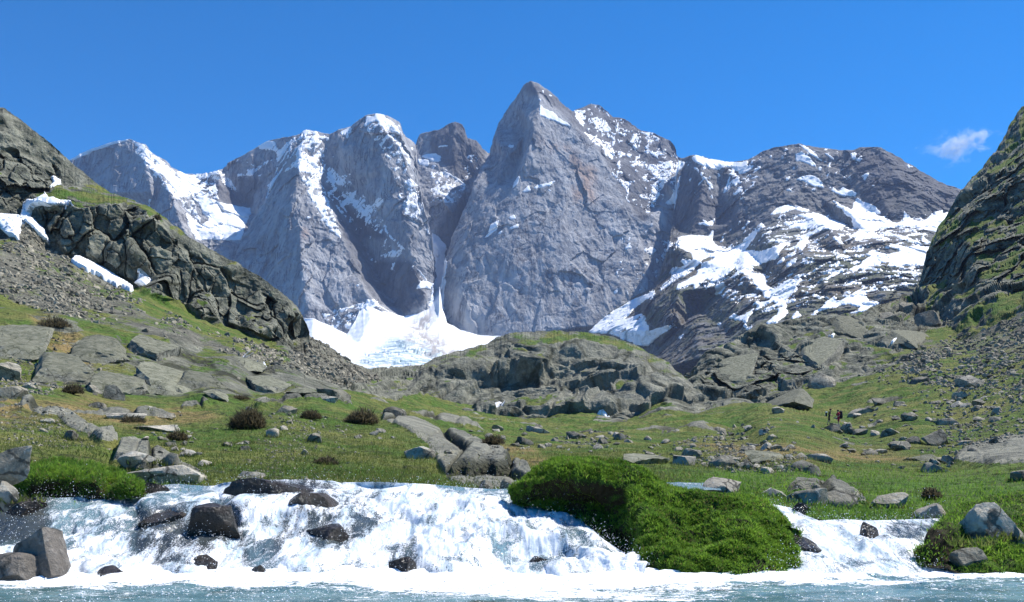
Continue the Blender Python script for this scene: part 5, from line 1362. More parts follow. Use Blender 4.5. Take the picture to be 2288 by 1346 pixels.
# --- left meadow
B((93,930,125,948), 'small whitish flat stone lying just left of the diagonal rock outcrop', M_PALE, flat=0.6)
B((137,953,172,983), 'small tilted stone leaning under the diagonal rock outcrop', M_DARKROCK, tilt=30)
B((241,916,322,940), 'flat pale slab with dark heather growing along its front', M_PALE, flat=0.5, slabby=1)
B((300,944,402,962), 'thin long grey slab lying right of the heather-fringed slab', M_PALE, flat=0.4, tilt=6, slabby=1)
B((314,902,353,916), 'small pale slab directly below the left grey slabs', M_PALE, flat=0.5)
B((332,918,388,934), 'flat pointed grey stone right of the heather-fringed slab', M_STONE, flat=0.5, tilt=8)
B((196,892,240,912), 'isolated flat grey stone in straw-coloured grass', M_STONE, tilt=15, flat=0.6)
B((262,997,353,1034), 'pale rounded boulder at the upper end of the long streamside slab', M_PALE, tilt=12)
B((360,1000,399,1042), 'upright dark-faced rock between two pale boulders above the stream', M_DARKROCK)
B((392,998,438,1021), 'pale egg-shaped boulder on the left meadow', M_PALE, round_=1.0, cuts=8)
B((250,1022,462,1084), 'long pale slab with a dark undercut front overhanging the stream', M_PALE, tilt=13, flat=0.55, cuts=16, slabby=1, depth=0.5)
B((367,984,393,999), 'little dark-fronted stone above the pale egg-shaped boulder', M_STONE)
B((435,1023,476,1042), 'pale flat triangular stone right of the pale egg-shaped boulder', M_PALE, tilt=10, flat=0.6)
B((524,1045,594,1074), 'pale low boulder half buried behind the wet cascade rock', M_PALE, tilt=5, flat=0.6)
B((594,949,623,978), 'dark upright stone below the round heather bush', M_STONE, tilt=25)
B((497,984,521,998), 'small grey stone alone in the middle of the left meadow', M_STONE)
B((525,981,563,993), 'pale flat stone right of the lone small grey stone', M_PALE, flat=0.5)
B((535,992,562,1006), 'small dark stone just below a pale flat stone', M_DARKROCK)
B((619,899,664,923), 'grey-green half-buried boulder in bright grass right of the round heather bush', M_STONE, flat=0.7)
B((685,958,720,989), 'jagged grey stone left of the dark bush on the meadow', M_STONE, tilt=20)
B((566,880,605,902), 'angular pale rock at the foot of the slabs above the round heather bush', M_STONE)
B((709,856,782,892), 'large dark flat-topped boulder where the scree meets the meadow', M_DARKROCK, flat=0.7)
B((700,878,760,898), 'pale slab in front of the large dark flat-topped boulder', M_PALE, flat=0.5)
B((-22,790,50,850), 'big pale rounded boulder cut by the left picture edge, upper of two', M_STONE)
B((-20,850,54,890), 'big blocky slab cut by the left picture edge, lower of two', M_STONE, flat=0.7, slabby=1)
B((50,850,82,868), 'narrow pale rock beside the two edge boulders on the left', M_PALE, tilt=30)
B((230,847,282,893), 'dark pyramid-shaped rock with a cave-like shadow below the left slabs', M_DARKROCK)
B((188,852,228,880), 'grey rounded rock left of the dark pyramid-shaped rock', M_STONE)
B((-45,996,84,1082), 'large square grey block with white lichen above the stream at the left edge', M_STONE, Y=9.6, cuts=10, tilt=8, depth=0.7, sink=0.1)
B((-12,1076,48,1116), 'small pointed pale stone below the large square lichen block', M_PALE, Y=9.4, tilt=-25)
# --- the field of tilted slabs above the left meadow
def slab(box, label, mat=None, tilt=20):
    """a bedrock plate lying in the slope, its upper face following the ground"""
    x0, y0, x1, y1 = box
    xm = (x0 + x1) / 2
    p1, p0 = ground_at(xm, y1), ground_at(xm, y0)
    along = p0 - p1; L = float(np.linalg.norm(along))
    w = (x1 - x0) / F * p1[1]
    yv = along / L; L = min(L * 1.05, 2.6 * w)
    xv = np.array([1.0, 0, -0.30 * math.sin(math.radians(tilt)) * 2]); xv -= yv * (xv @ yv); xv /= np.linalg.norm(xv)
    zv = np.cross(xv, yv)
    v, f = rock_verts(int(x0 * 3 + y0) % 997, 4, 9, slabby=0)
    v = rotate(v, 2, math.radians(-tilt))
    lo, hi = v.min(0), v.max(0)
    th = 0.22 * w
    v = (v - (lo + hi) / 2) / (hi - lo)
    v[:, 2] = np.clip(v[:, 2] * 1.6, -0.5, 0.5)
    v[:, 2] += 0.05 * fbm(v, 0.35, 4, seed=int(x0) % 31) - 0.10 * smooth(0.05, 0.0, blocks(v, 0.45, int(y0) % 29, stretch=(1.5, 1, 1))[1])
    v *= np.array([w, L, th])
    c = p1 + yv * L * 0.5 + zv * th * (0.12 if tilt > 0 else -0.22)
    V = c + v[:, :1] * xv + v[:, 1:2] * yv + v[:, 2:] * zv
    base = p1
    me = mesh_from_arrays('tilted_rock', V - base, f, mat or M_SLAB)
    me.set_sharp_from_angle(angle=math.radians(25))
    o = add_obj('tilted_rock', me); o.location = base
    tag(o, label, 'rock')
M_SLAB = mat_boulder('weathered_slab_rock', (0.10, 0.102, 0.082), (0.26, 0.25, 0.195), lich=0.4, moss=0.35)
slab((-30,722,125,806), 'broad pale slab at the left edge under the grassy terrace', tilt=14)
slab((82,745,222,858), 'large cracked slab tilting right, above the two edge boulders')
slab((165,742,305,815), 'upper grey slab beside the straw-coloured grass gully', tilt=22)
slab((204,798,335,884), 'grey slab above the dark pyramid-shaped rock')
slab((286,752,405,806), 'highest slab of the left field, below the scree', tilt=25)
slab((298,786,446,884), 'biggest smooth slab in the middle of the left slab field', tilt=28)
slab((398,794,506,868), 'mid-sized slab right of the biggest smooth slab')
slab((452,838,520,896), 'steep narrow slab at the right foot of the slab field', tilt=48)
slab((545,812,655,880), 'pale slab near the scree above the round heather bush', tilt=20)
slab((636,832,708,884), 'small grey slab left of the large flat-topped dark boulder', tilt=16)
slab((120,700,190,745), 'small grey plate in the grass just under the left scree', tilt=25)
slab((505,790,600,832), 'grey plate at the lower end of the left scree', tilt=25)
slab((1690,816,1818,910), 'large smooth pale slab rising at the front of the right knoll', tilt=-30)
slab((1600,792,1700,858), 'grey plate left of the large smooth knoll slab', tilt=-20)
slab((1768,756,1890,826), 'broad plate across the middle of the right knoll', tilt=-18)
slab((1850,706,1935,752), 'flat plate near the top of the right knoll', tilt=10)
slab((1985,700,2092,782), 'high grey plate under the right cliff', tilt=20)
slab((1660,1002,1772,1036), 'low flat plate in the right meadow left of the dark pointed boulder', tilt=8)
slab((1388,1008,1500,1040), 'low pale plate in the grass behind the mound crest', tilt=8)
slab((2016,1000,2112,1034), 'low flat plate left of the large striped slab', tilt=-8)
slab((786,838,872,902), 'cracked slab where the scree meets the knoll', tilt=-14)
# --- middle of the valley floor
B((901,987,974,1026), 'smooth grey-green boulder left of the cracked slab', M_STONE, cuts=9)
B((853,899,911,932), 'dark angular boulder below the dark bush at the knoll foot', M_DARKROCK, tilt=20)
B((1147,969,1194,994), 'dark rounded boulder in front of the knoll', M_DARKROCK, round_=0.8)
B((1172,945,1236,967), 'pale flat boulder at the knoll foot above the dark rounded boulder', M_PALE, flat=0.6)
B((1371,962,1398,983), 'small dark block standing beside a snow scrap', M_DARKROCK)
B((1264,957,1300,982), 'grey stone midway between the knoll and the grassy mound', M_STONE)
# --- right meadow
B((1498,1009,1555,1040), 'squat grey boulder with a pale top between flat slabs', M_PALE, cuts=10)
B((1518,994,1570,1024), 'flat tilted slab behind the squat grey boulder', M_STONE, tilt=18, flat=0.5)
B((1584,1007,1646,1046), 'dark brown hump-shaped boulder on the right meadow', M_DARKROCK)
B((1640,1020,1682,1050), 'small broken grey rock touching the dark brown hump', M_STONE, tilt=25)
B((1566,1054,1658,1106), 'large speckled grey boulder with a pointed top behind the mound', M_PALE, cuts=11, tilt=6)
B((1690,1083,1757,1111), 'rounded pale boulder between the speckled boulder and the long slab', M_PALE, round_=0.8, cuts=9)
B((1752,1076,1850,1130), 'rounded left half of the long streamside slab on the right meadow', M_STONE, tilt=8, flat=0.6, cuts=10, round_=0.5, depth=0.6)
B((1820,1084,1932,1136), 'dark right half of the long streamside slab on the right meadow', M_DARKROCK, tilt=16, flat=0.6, depth=0.5)
B((1940,1089,2025,1136), 'pointed grey slab leaning right, above the small cascade', M_STONE, tilt=26, flat=0.7)
B((2042,1126,2108,1161), 'flat pale rock at the head of the small cascade', M_PALE, Y=10.3, flat=0.6, tilt=10)
B((1766,1019,1836,1057), 'dark pointed boulder with cracked face in the right meadow', M_DARKROCK, tilt=12)
B((1784,1008,1857,1028), 'long pale slab just behind the dark pointed boulder', M_PALE, flat=0.4)
B((2052,1025,2119,1057), 'domed boulder topped with yellow lichen', M_LICHEN, cuts=9, round_=0.6)
B((2256,1040,2330,1075), 'grey rock below the large striped slab at the right edge', M_STONE)
B((2054,944,2122,996), 'dark brown square block standing upright on the right meadow', M_DARKROCK, cuts=8, sink=0.1)
B((2022,968,2060,992), 'dark low stone on the left side of the brown square block', M_DARKROCK)
B((2137,825,2204,867), 'big grey boulder in the right scree', M_PALE, tilt=-12, cuts=9)
B((2028,832,2083,860), 'dark flat boulder left of the big grey scree boulder', M_DARKROCK, tilt=12)
B((1838,944,1884,963), 'dark flat rock right in front of the two hikers', M_DARKROCK, flat=0.7)
B((1966,951,2020,973), 'grey pointed boulder right of the hikers', M_STONE)
B((2086,927,2143,951), 'grey rounded boulder behind the brown square block', M_STONE)
B((1984,979,2031,1003), 'rugged grey boulder left of the brown square block', M_STONE)
B((1924,997,1961,1017), 'small grey rock below the hikers', M_STONE, tilt=15)
B((1711,965,1741,982), 'grey stone on the open grass left of the hikers', M_STONE)
B((1722,902,1755,926), 'small grey-blue boulder at the foot of the pale knoll slab', M_PALE)
B((1890,905,1950,930), 'cluster-topping pale stone behind the hikers on the right', M_PALE, flat=0.6, tilt=-8)
B((1808,817,1870,868), 'dark split boulder right of the large smooth knoll slab', M_STONE, tilt=25)
B((2044,678,2104,730), 'big pale cube-like block at the foot of the right cliff', M_STONE, cuts=8)
B((2009,664,2052,694), 'square block on the skyline of the right knoll', M_STONE, cuts=8)
B((1940,686,2008,722), 'low rounded rock on the skyline left of the square block', M_STONE, round_=0.5)
# --- right bank
B((2140,1124,2270,1216), 'striped grey rock bedded in the grass of the right bank', M_PALE, Y=8.95, tilt=-24, flat=0.6, cuts=12, strata=0.035, depth=0.5)
B((2250,1178,2340,1250), 'grey rock at the right picture edge beside the pool', M_STONE, Y=8.7, tilt=-20)
B((2130,1226,2206,1288), 'dark mossy rock at the waterline of the right bank', M_DARKROCK, Y=8.35, sink=0.1)
# --- in the water
B((1733,1200,1834,1258), 'black wet rock at the right foot of the grassy mound', M_WET, Y=8.75, tilt=20, sink=0.15)
B((1922,1168,1965,1214), 'dark wet rock splitting the small cascade', M_WET, Y=9.45, tilt=-25, sink=0.3, name='boulder')
B((1770,1123,1806,1144), 'small dark wet stone at the top of the small cascade', M_WET, Y=10.9)
B((25,1180,154,1314), 'brown dry pyramid-like block rising from the water at lower left', M_DAMP, Y=8.05, cuts=11, tilt=-14, sink=0.12, seed=418)
B((-60,1240,100,1326), 'flat brown slab under the pyramid-like block at lower left', M_DAMP, Y=7.85, tilt=10, flat=0.6, sink=0.2)
B((419,1128,545,1242), 'large rounded dark brown boulder amid the main cascade', M_WET, Y=9.35, cuts=9, round_=0.6, sink=0.2, seed=77)
B((486,1068,768,1128), 'wide wet black rock shelf on the lip of the main cascade', M_WET, Y=10.45, flat=0.5, tilt=-2, depth=0.3, sink=0.2, cuts=15)
B((290,1078,386,1112), 'low dark ledge with trickling water at the left bank', M_WET, Y=10.75, flat=0.6)
B((420,1246,492,1300), 'small dark triangular rock at the foot of the main cascade', M_WET, Y=8.5, tilt=12)
B((198,1268,290,1308), 'low wet rock in the foam right of the brown slab', M_WET, Y=8.15, flat=0.6)
B((556,1264,598,1298), 'little black rock in the foam near the cascade foot', M_WET, Y=8.3)
B((1066,1074,1104,1096), 'small dark stone at the lip of the main cascade, left of a pair', M_DARKROCK, Y=11.45)
B((1117,1070,1163,1097), 'small dark stone at the lip of the main cascade, beside the grassy mound', M_DARKROCK, Y=11.4)
B((1182,1244,1234,1276), 'speckled black rock breaking the white foam below the mound', M_WET, Y=8.72)
B((868,1246,930,1296), 'submerged dark rock in the middle of the white foam', M_WET, Y=8.4, sink=0.3)
B((640,1100,760,1150), 'black wet ledge under the rock shelf, streaked by falling water', M_WET, Y=10.05, flat=0.6, sink=0.3)
B((682,1176,796,1246), 'black wet rock low in the middle of the main cascade', M_WET, Y=9.25, sink=0.35, flat=0.7)
B((318,1138,425,1205), 'wet black rock face left of the large rounded brown boulder', M_WET, Y=9.62, sink=0.3)
B((1262,1188,1332,1236), 'dark wet rock close under the grassy mound', M_WET, Y=9.35, sink=0.35)
B((-30,1112,100,1185), 'wet dark rock under thin water at the left edge', M_WET, Y=9.7, flat=0.7, sink=0.3)

TP, TL = [], []
for (x, y, z, a_, b_, Yf) in FEET:
    k = int(60 + 70 * min(a_, 1.5))
    th = rng.uniform(0, 2 * math.pi, k); rr_ = rng.uniform(0.82, 1.25, k)
    q = np.stack([x + np.cos(th) * a_ * rr_, y + np.sin(th) * b_ * rr_, np.full(k, z)], -1)
    for j in range(k):
        c = int(np.clip(np.searchsorted(RV.u1d, CX + q[j, 0] / q[j, 1] * F), 0, RV.shape[1] - 1))
        col = RV.Pg[:, c]; q[j, 2] = col[int(np.argmin(np.abs(col[:, 1] - q[j, 1]))), 2]
    TP.append(q); TL.append((0.04 + 0.09 * rng.random(k)) * (0.8 + Yf / 60))
TP, TL = np.concatenate(TP), np.concatenate(TL)
tag(add_obj('grass', grass_blades('grass', TP, np.tile([0, 0, 1.0], (len(TP), 1)), TL, 0.009, M_BLADE_DRY, segs=1)), 'grass tufts growing round the feet of the boulders', kind='stuff')

# ---- many smaller stones on the meadow: a few shapes, copied
LANDMARKS = [(190, 955, 'the diagonal rock outcrop'), (283, 930, 'the heather-fringed slab'), (545, 925, 'the round heather bush'), (805, 922, 'the spreading heather bush'),
 (355, 1055, 'the long streamside slab'), (415, 1010, 'the egg-shaped pale boulder'), (1020, 1020, 'the long slab outcrop'), (625, 1085, 'the wet shelf at the cascade lip'), (745, 875, 'the flat-topped dark boulder'),
 (608, 964, 'the dark upright stone'), (700, 974, 'the jagged grey stone'), (1170, 983, 'the dark rounded boulder'), (1204, 957, 'the pale boulder at the knoll foot'), (1384, 973, 'the small dark block'), (1282, 970, 'the grey stone below the knoll'),
 (1526, 1025, 'the squat grey boulder'), (1615, 1027, 'the dark brown hump'), (1800, 1040, 'the dark pointed boulder'), (2088, 970, 'the brown square block'), (1865, 935, 'the two hikers'), (2085, 1042, 'the yellow-lichen boulder'),
 (1994, 962, 'the grey pointed boulder'), (2230, 1015, 'the large striped slab'), (1738, 914, 'the small grey-blue boulder'), (2170, 846, 'the big scree boulder'), (1942, 1007, 'the small grey rock below the hikers'), (2114, 939, 'the grey rounded boulder')]
NTH = ['', ', second nearest', ', third nearest', ', fourth nearest', ', fifth nearest', ', sixth nearest', ', seventh nearest', ', eighth nearest', ', ninth nearest', ', tenth nearest', ', farthest out']
SEEN = {}
def stone_field(name, group, spots, mats, s_range, proto_seeds, flat=0.6):
    """small stones, each told apart by its colour and by the landmark it lies next to"""
    protos = [(rock_mesh('stone', s, 1, 0.8, flat, mats[k % len(mats)], sub=2, cuts=9), mats[k % len(mats)]) for k, s in enumerate(proto_seeds)]
    base = add_obj('stone', protos[0][0])
    todo = []
    for j, (px, py) in enumerate(spots):
        o = base if j == 0 else base.copy()
        if j: C.objects.link(o)
        o.data, mt = protos[j % len(protos)]
        g = ground_at(px, py)
        s = (s_range[0] + (s_range[1] - s_range[0]) * rng.random() ** 2.2) / F * g[1]
        o.scale = (s, s, s * (0.6 + 0.6 * rng.random()))
        o.rotation_euler = (0.25 * rng.normal(), 0.3 * rng.normal(), 6.28 * rng.random())
        o.location = (g[0], g[1], g[2] + 0.08 * s)
        lx, ly, lm = min(LANDMARKS, key=lambda L: (L[0] - px) ** 2 + 4 * (L[1] - py) ** 2)
        dx, dy = px - lx, py - ly
        rel = ('left of' if dx < 0 else 'right of') if abs(dx) > 1.6 * abs(dy) else ('in front of' if dy > 0 else 'behind')
        col = 'pale' if mt is M_PALE else 'dark' if mt is M_DARKROCK else 'grey'
        todo.append((math.hypot(dx, 2 * dy), o, 'small %s stone %s %s' % (col, rel, lm)))
    for _d, o, lab in sorted(todo, key=lambda q: q[0]):
        k = SEEN.get(lab, 0); SEEN[lab] = k + 1
        tag(o, lab + NTH[min(k, len(NTH) - 1)], 'stone', group)

def spots(n, poly, clump=0.0):
    out = []
    poly = np.array(poly, float); lo, hi = poly.min(0), poly.max(0)
    cs = [lo + (hi - lo) * rng.random(2) for _ in range(max(3, n // 7))]
    while len(out) < n:
        q = lo + (hi - lo) * rng.random(2)
        if rng.random() < clump: q = cs[rng.integers(len(cs))] + rng.normal(size=2) * np.array([22, 9])
        if in_poly(np.array([[q[0]]]), np.array([[q[1]]]), poly)[0, 0]: out.append(tuple(q))
    return out
stone_field('stone', 'stones scattered on the left meadow',
    spots(70, [(0,905),(420,910),(850,930),(1000,1000),(1160,1070),(780,1075),(480,1080),(380,1020),(0,990)], 0.4), [M_STONE, M_PALE, M_DARKROCK], (9, 26), [501, 502, 503, 504, 505])
stone_field('stone', 'stones scattered on the right meadow',
    spots(160, [(1480,985),(1650,960),(1850,930),(2050,880),(2288,900),(2288,980),(2110,1050),(1800,1060),(1640,1060),(1400,1010)], 0.55), [M_STONE, M_PALE, M_DARKROCK, M_STONE], (9, 40), [511, 512, 513, 514, 515, 516])
stone_field('stone', 'stones below the rocky knoll',
    spots(60, [(1000,960),(1480,960),(1480,1010),(1200,1015),(1050,980)], 0.5), [M_STONE, M_PALE, M_DARKROCK], (8, 30), [521, 522, 523, 524])

# ---- rubble: scree too fine to pick apart stone by stone
def rubble(name, label, polys, n, s_range, mats, seed):
    r = np.random.default_rng(seed)
    msk = np.zeros(RV.shape, bool)
    for q in polys: msk |= in_poly(RV.U + 18 * wob, RV.V + 10 * wob, q)
    idx = np.nonzero(msk.ravel())[0]
    wt = np.clip(fbm(RV.flat()[idx] / np.maximum(RV.Y.ravel()[idx], 8)[:, None] * 60, 9, 4, gain=0.6, seed=seed) + 0.12, 0.02, 1) ** 1.5
    pick = r.choice(idx, n, p=wt / wt.sum())
    P0 = RV.flat()[pick] + 0
    s = (s_range[0] + (s_range[1] - s_range[0]) * r.random(n) ** 3) / F * P0[:, 1]
    v, f = ICO[1]
    R3 = r.normal(size=(n, 3, 3)); Qm, _ = np.linalg.qr(R3)
    sh = np.stack([r.uniform(0.6, 1.1, n), r.uniform(0.6, 1.0, n), r.uniform(0.3, 0.7, n)], -1) * 0.5
    jit = 1 + 0.28 * r.normal(size=(n, len(v), 1)).clip(-1, 1)
    V = np.einsum('nij,nkj->nki', Qm, v[None] * jit * sh[:, None, :]) * s[:, None, None] + P0[:, None, :]
    Fc = (np.arange(n)[:, None, None] * len(v) + f[None]).reshape(-1, 3)
    me = mesh_from_arrays(name, V.reshape(-1, 3), Fc, mats, smooth_shade=False, attrs={'tint': np.repeat(r.random(n), len(v))})
    tag(add_obj(name, me), label, kind='stuff')
m_rub, nt, b = new_mat('scree_stone'); nn = N(nt)
nt.links.new(nn.mix(nn.attr('tint'), (0.08, 0.075, 0.058), (0.35, 0.315, 0.235)), b.inputs['Base Color'])
rubble('scree', 'grey scree fans and loose rubble below the left cliffs',
    [[(-60,560),(110,590),(300,665),(450,725),(640,790),(690,750),(800,822),(850,850),(760,862),(620,820),(450,780),(300,740),(150,705),(-60,640)], [(40,500),(75,500),(115,555),(210,600),(320,665),(150,640),(0,560)]], 4800, (4, 20), m_rub, 91)
rubble('scree', 'grey scree covering the foot of the right hillside',
    [[(2000,800),(2160,745),(2300,700),(2360,720),(2360,900),(2200,900),(2040,860),(1880,870)]], 3500, (4, 20), m_rub, 92)
rubble('rubble', 'loose pebbles and small stones strewn through the meadow grass',
    [[(0,905),(420,910),(850,930),(1180,1000),(1160,1070),(780,1075),(480,1080),(380,1020),(0,990)]], 1700, (3, 12), m_rub, 93)
rubble('rubble', 'stony rubble strewn over the right meadow',
    [[(1480,985),(1650,960),(1850,930),(2050,880),(2340,880),(2340,980),(2110,1050),(1800,1060),(1640,1060),(1400,1010),(1000,955)]], 4200, (3, 16), m_rub, 94)
rubble('rubble', 'rock litter on the left slabs', [[(-60,730),(110,750),(420,795),(640,835),(760,868),(680,890),(400,892),(0,880)]], 900, (4, 16), m_rub, 95)

# ---- dark heather shrubs
M_HEATHER = mat_blades('heather_twigs', (0.05, 0.042, 0.026), (0.17, 0.145, 0.085), (0.20, 0.17, 0.08))
def shrub(box, label, n=2600):
    x0, y0, x1, y1 = box
    g = ground_at((x0 + x1) / 2, y1); Y = g[1]
    w = (x1 - x0) / F * Y / 2; h = (y1 - y0) / F * Y
    r = rng
    root = bpy.data.objects.new('heather_shrub', None); C.objects.link(root)
    root.location = (g[0], Y + w * 0.7, g[2])
    tag(root, label, 'shrub')
    nl = 5 if n > 1800 else 3
    cx = np.append(0.0, r.uniform(-0.55, 0.55, nl - 1)); cy = np.append(0.0, r.uniform(-0.4, 0.4, nl - 1))
    cr_ = np.append(0.62, r.uniform(0.3, 0.5, nl - 1)); ch = np.append(0.9, r.uniform(0.45, 0.85, nl - 1))
    li = r.choice(nl, n, p=cr_ / cr_.sum())
    a = r.random(n) * 6.283; rad = np.sqrt(r.random(n)); hh = r.random(n) ** 0.6
    dome = np.sqrt(np.clip(1 - (rad * 0.97) ** 2, 0, 1)) * (0.75 + 0.7 * fbm(np.stack([np.cos(a) * rad * 2 + cx[li], np.sin(a) * rad * 2, np.full(n, x0)], -1), 0.5, 3))
    P0 = np.stack([(cx[li] + np.cos(a) * rad * cr_[li]) * w, (cy[li] + np.sin(a) * rad * cr_[li]) * w * 0.8, dome * hh * h * ch[li] * 0.85], -1)
    Nn = np.stack([np.cos(a) * rad, np.sin(a) * rad, dome], -1)
    Nn /= np.linalg.norm(Nn, axis=1)[:, None] + 1e-9
    me = grass_blades('twigs', P0, Nn, h * (0.12 + 0.18 * r.random(n)), 0.012 * max(1, Y / 25), M_HEATHER, up=0.35, lean=0.5, segs=1)
    o = add_obj('twigs', me, root); o['kind'] = 'stuff'
    stems = []
    for k in range(7):
        t = r.random() * 6.283
        stems.append(((0, 0, -0.05), (math.cos(t) * w * 0.6, math.sin(t) * w * 0.4, h * (0.4 + 0.4 * r.random()))))
    V, Fc = [], []
    for (p0, p1) in stems:
        p0, p1 = np.array(p0), np.array(p1)
        for j in range(3):
            ang = j * 2.094; off = np.array([math.cos(ang), math.sin(ang), 0]) * 0.012 * max(1, Y / 25)
            V += [p0 + off, p1 + off * 0.4]
        s = len(V) - 6
        for j in range(3):
            k2 = (j + 1) % 3
            Fc.append([s + 2 * j, s + 2 * k2, s + 2 * k2 + 1, s + 2 * j + 1])
    add_obj('stems', mesh_from_arrays('stems', np.array(V), np.array(Fc), M_HEATHER, attrs={'tint': np.zeros(len(V))}), root)
shrub((484,888,602,962), 'large round brown heather bush on the left meadow', 4500)
shrub((752,895,858,950), 'dark spreading heather bush beside the slab outcrop', 4000)
shrub((242,922,325,946), 'low heather fringe growing along the pale slab', 1500)
shrub((365,952,415,986), 'small grey-brown heather tuft below the thin slab', 1200)
shrub((660,905,722,938), 'low faded heather patch between the two big bushes', 1500)
shrub((120,850,185,882), 'dark heather at the foot of the left slabs', 1500)
shrub((45,690,150,730), 'dark heather on the grassy terrace high on the left', 2000)
shrub((505,876,560,893), 'small dark heather growing at the slab end above the round bush', 900)
shrub((690,1012,760,1040), 'thin dry heather near the stream bank', 900)
shrub((1060,962,1140,995), 'flat dark heather patch below the knoll', 1300)
shrub((2060,1080,2125,1118), 'small dark heather clump in the right meadow near the bank', 1200)
shrub((338,470,360,490), 'tiny dark bush on the skyline of the left hillside', 500)
# ------------------------------------------------------------------ hikers
def plain(name, col, rough=0.85):
    m, nt, b = new_mat(name); n = N(nt)
    c = n.mix(n.noise(n.obj(), 30.0, 3, 0.6), tuple(x * 0.75 for x in col), tuple(min(1, x * 1.15) for x in col))
    nt.links.new(c, b.inputs['Base Color']); b.inputs['Roughness'].default_value = rough
    return m
M_SKIN = plain('skin', (0.48, 0.30, 0.22)); M_RED = plain('red_cloth', (0.42, 0.03, 0.06)); M_BLACK = plain('black_cloth', (0.018, 0.018, 0.022))
M_WHITE = plain('white_cloth', (0.8, 0.8, 0.78)); M_HAIR = plain('auburn_hair', (0.10, 0.03, 0.015)); M_GREYC = plain('grey_cloth', (0.22, 0.22, 0.21))

def skinned(name, joints, bones, mats, pick, parent=None, sub=1):
    me = bpy.data.meshes.new(name)
    me.from_pydata([j[0] for j in joints], bones, [])
    o = bpy.data.objects.new(name, me); C.objects.link(o)
    sk = o.modifiers.new('skin', 'SKIN'); sk.use_smooth_shade = True
    layer = me.skin_vertices[0].data if me.skin_vertices else None
    if layer is None:
        bpy.context.view_layer.objects.active = o
        layer = me.skin_vertices[0].data
    for d, j in zip(layer, joints): d.radius = (j[1], j[2] if len(j) > 2 else j[1])
    layer[0].use_root = True
    ss = o.modifiers.new('sub', 'SUBSURF'); ss.levels = ss.render_levels = sub
    dg = bpy.context.evaluated_depsgraph_get()
    nm = bpy.data.meshes.new_from_object(o.evaluated_get(dg))
    bpy.data.objects.remove(o)
    nm.name = name; nm.materials.clear()
    for m in mats: nm.materials.append(m)
    for p in nm.polygons:
        p.material_index = pick(p.center); p.use_smooth = True
    return add_obj(name, nm, parent)

def body(lean=0.1, stride=0.16, arm=0.25, crouch=0.0):
    """facing +x; joints of one continuous figure"""
    L = lean
    J = [((0, 0, 0.92), .13, .11), ((0.06 * L * 5, 0, 1.15), .13, .105), ((0.25 * L * 1.6, 0, 1.38), .15, .11), ((0.45 * L, 0, 1.50), .055), ((0.55 * L + 0.02, 0, 1.60), .085), ((0.6 * L + 0.03, 0, 1.70), .09),
         ((0.02, 0.10, 0.86), .09), ((stride * 0.7, 0.10, 0.48), .06), ((stride * 0.5, 0.10, 0.09), .04), ((stride * 0.5 + 0.16, 0.11, 0.035), .035),
         ((0.0, -0.10, 0.86), .09), ((-stride * 0.2, -0.10, 0.48), .06), ((-stride * 1.1, -0.10, 0.10), .04), ((-stride * 1.1 + 0.15, -0.11, 0.035), .035),
         ((0.25 * L * 1.6, 0.21, 1.40), .06), ((0.25 * L + arm * 0.3, 0.26, 1.13), .042), ((0.25 * L + arm * 1.2, 0.22, 1.02), .033), ((0.25 * L + arm * 1.5, 0.21, 1.00), .035),
         ((0.25 * L * 1.6, -0.21, 1.40), .06), ((0.25 * L + arm * 0.2, -0.26, 1.13), .042), ((0.25 * L + arm, -0.22, 0.98), .033), ((0.25 * L + arm * 1.3, -0.21, 0.96), .035)]
    E = [(0, 1), (1, 2), (2, 3), (3, 4), (4, 5), (0, 6), (6, 7), (7, 8), (8, 9), (0, 10), (10, 11), (11, 12), (12, 13), (2, 14), (14, 15), (15, 16), (16, 17), (2, 18), (18, 19), (19, 20), (20, 21)]
    return J, E

def hiker(px, py, face, label, shirt, shorts, hair, lean):
    g = ground_at(px, py)
    root = bpy.data.objects.new('person', None); C.objects.link(root)
    root.location = (pix(px, py, g[1])[0], g[1], g[2]); root.rotation_euler = (0, 0, face); root.scale = (38 / F * g[1] / 1.82,) * 3
    tag(root, label, 'person')
    J, E = body(lean)
    def pick(c):
        if c.z > 1.53: return 0
        if abs(c.y) > 0.2 and c.z < 1.22: return 0
        if c.z > 0.98: return 1
        if c.z > 0.55: return 2
        if c.z > 0.14: return 0
        return 3
    skinned('body', J, E, [M_SKIN, shirt, shorts, M_BLACK], pick, root)
    hv, hf = ICO[3]
    hx = 0.6 * lean + 0.015
    hd = hv * np.array([.125, .112, .10]) + np.array([hx - 0.02, 0, 1.705])
    hd[:, 2] = np.maximum(hd[:, 2], np.where(hd[:, 0] > hx + 0.05, 1.70, 1.60))
    add_obj('hair', mesh_from_arrays('hair', hd, hf, hair), root)
    nose = ICO[2][0] * np.array([.022, .014, .02]) + np.array([hx + 0.10, 0, 1.655])
    add_obj('nose', mesh_from_arrays('nose', nose, ICO[2][1], M_SKIN), root)
    for s in (-1, 1):
        e = ICO[2][0] * 0.013 + np.array([hx + 0.085, s * 0.033, 1.685])
        add_obj('eye', mesh_from_arrays('eye', e, ICO[2][1], M_BLACK), root)
    return root, g

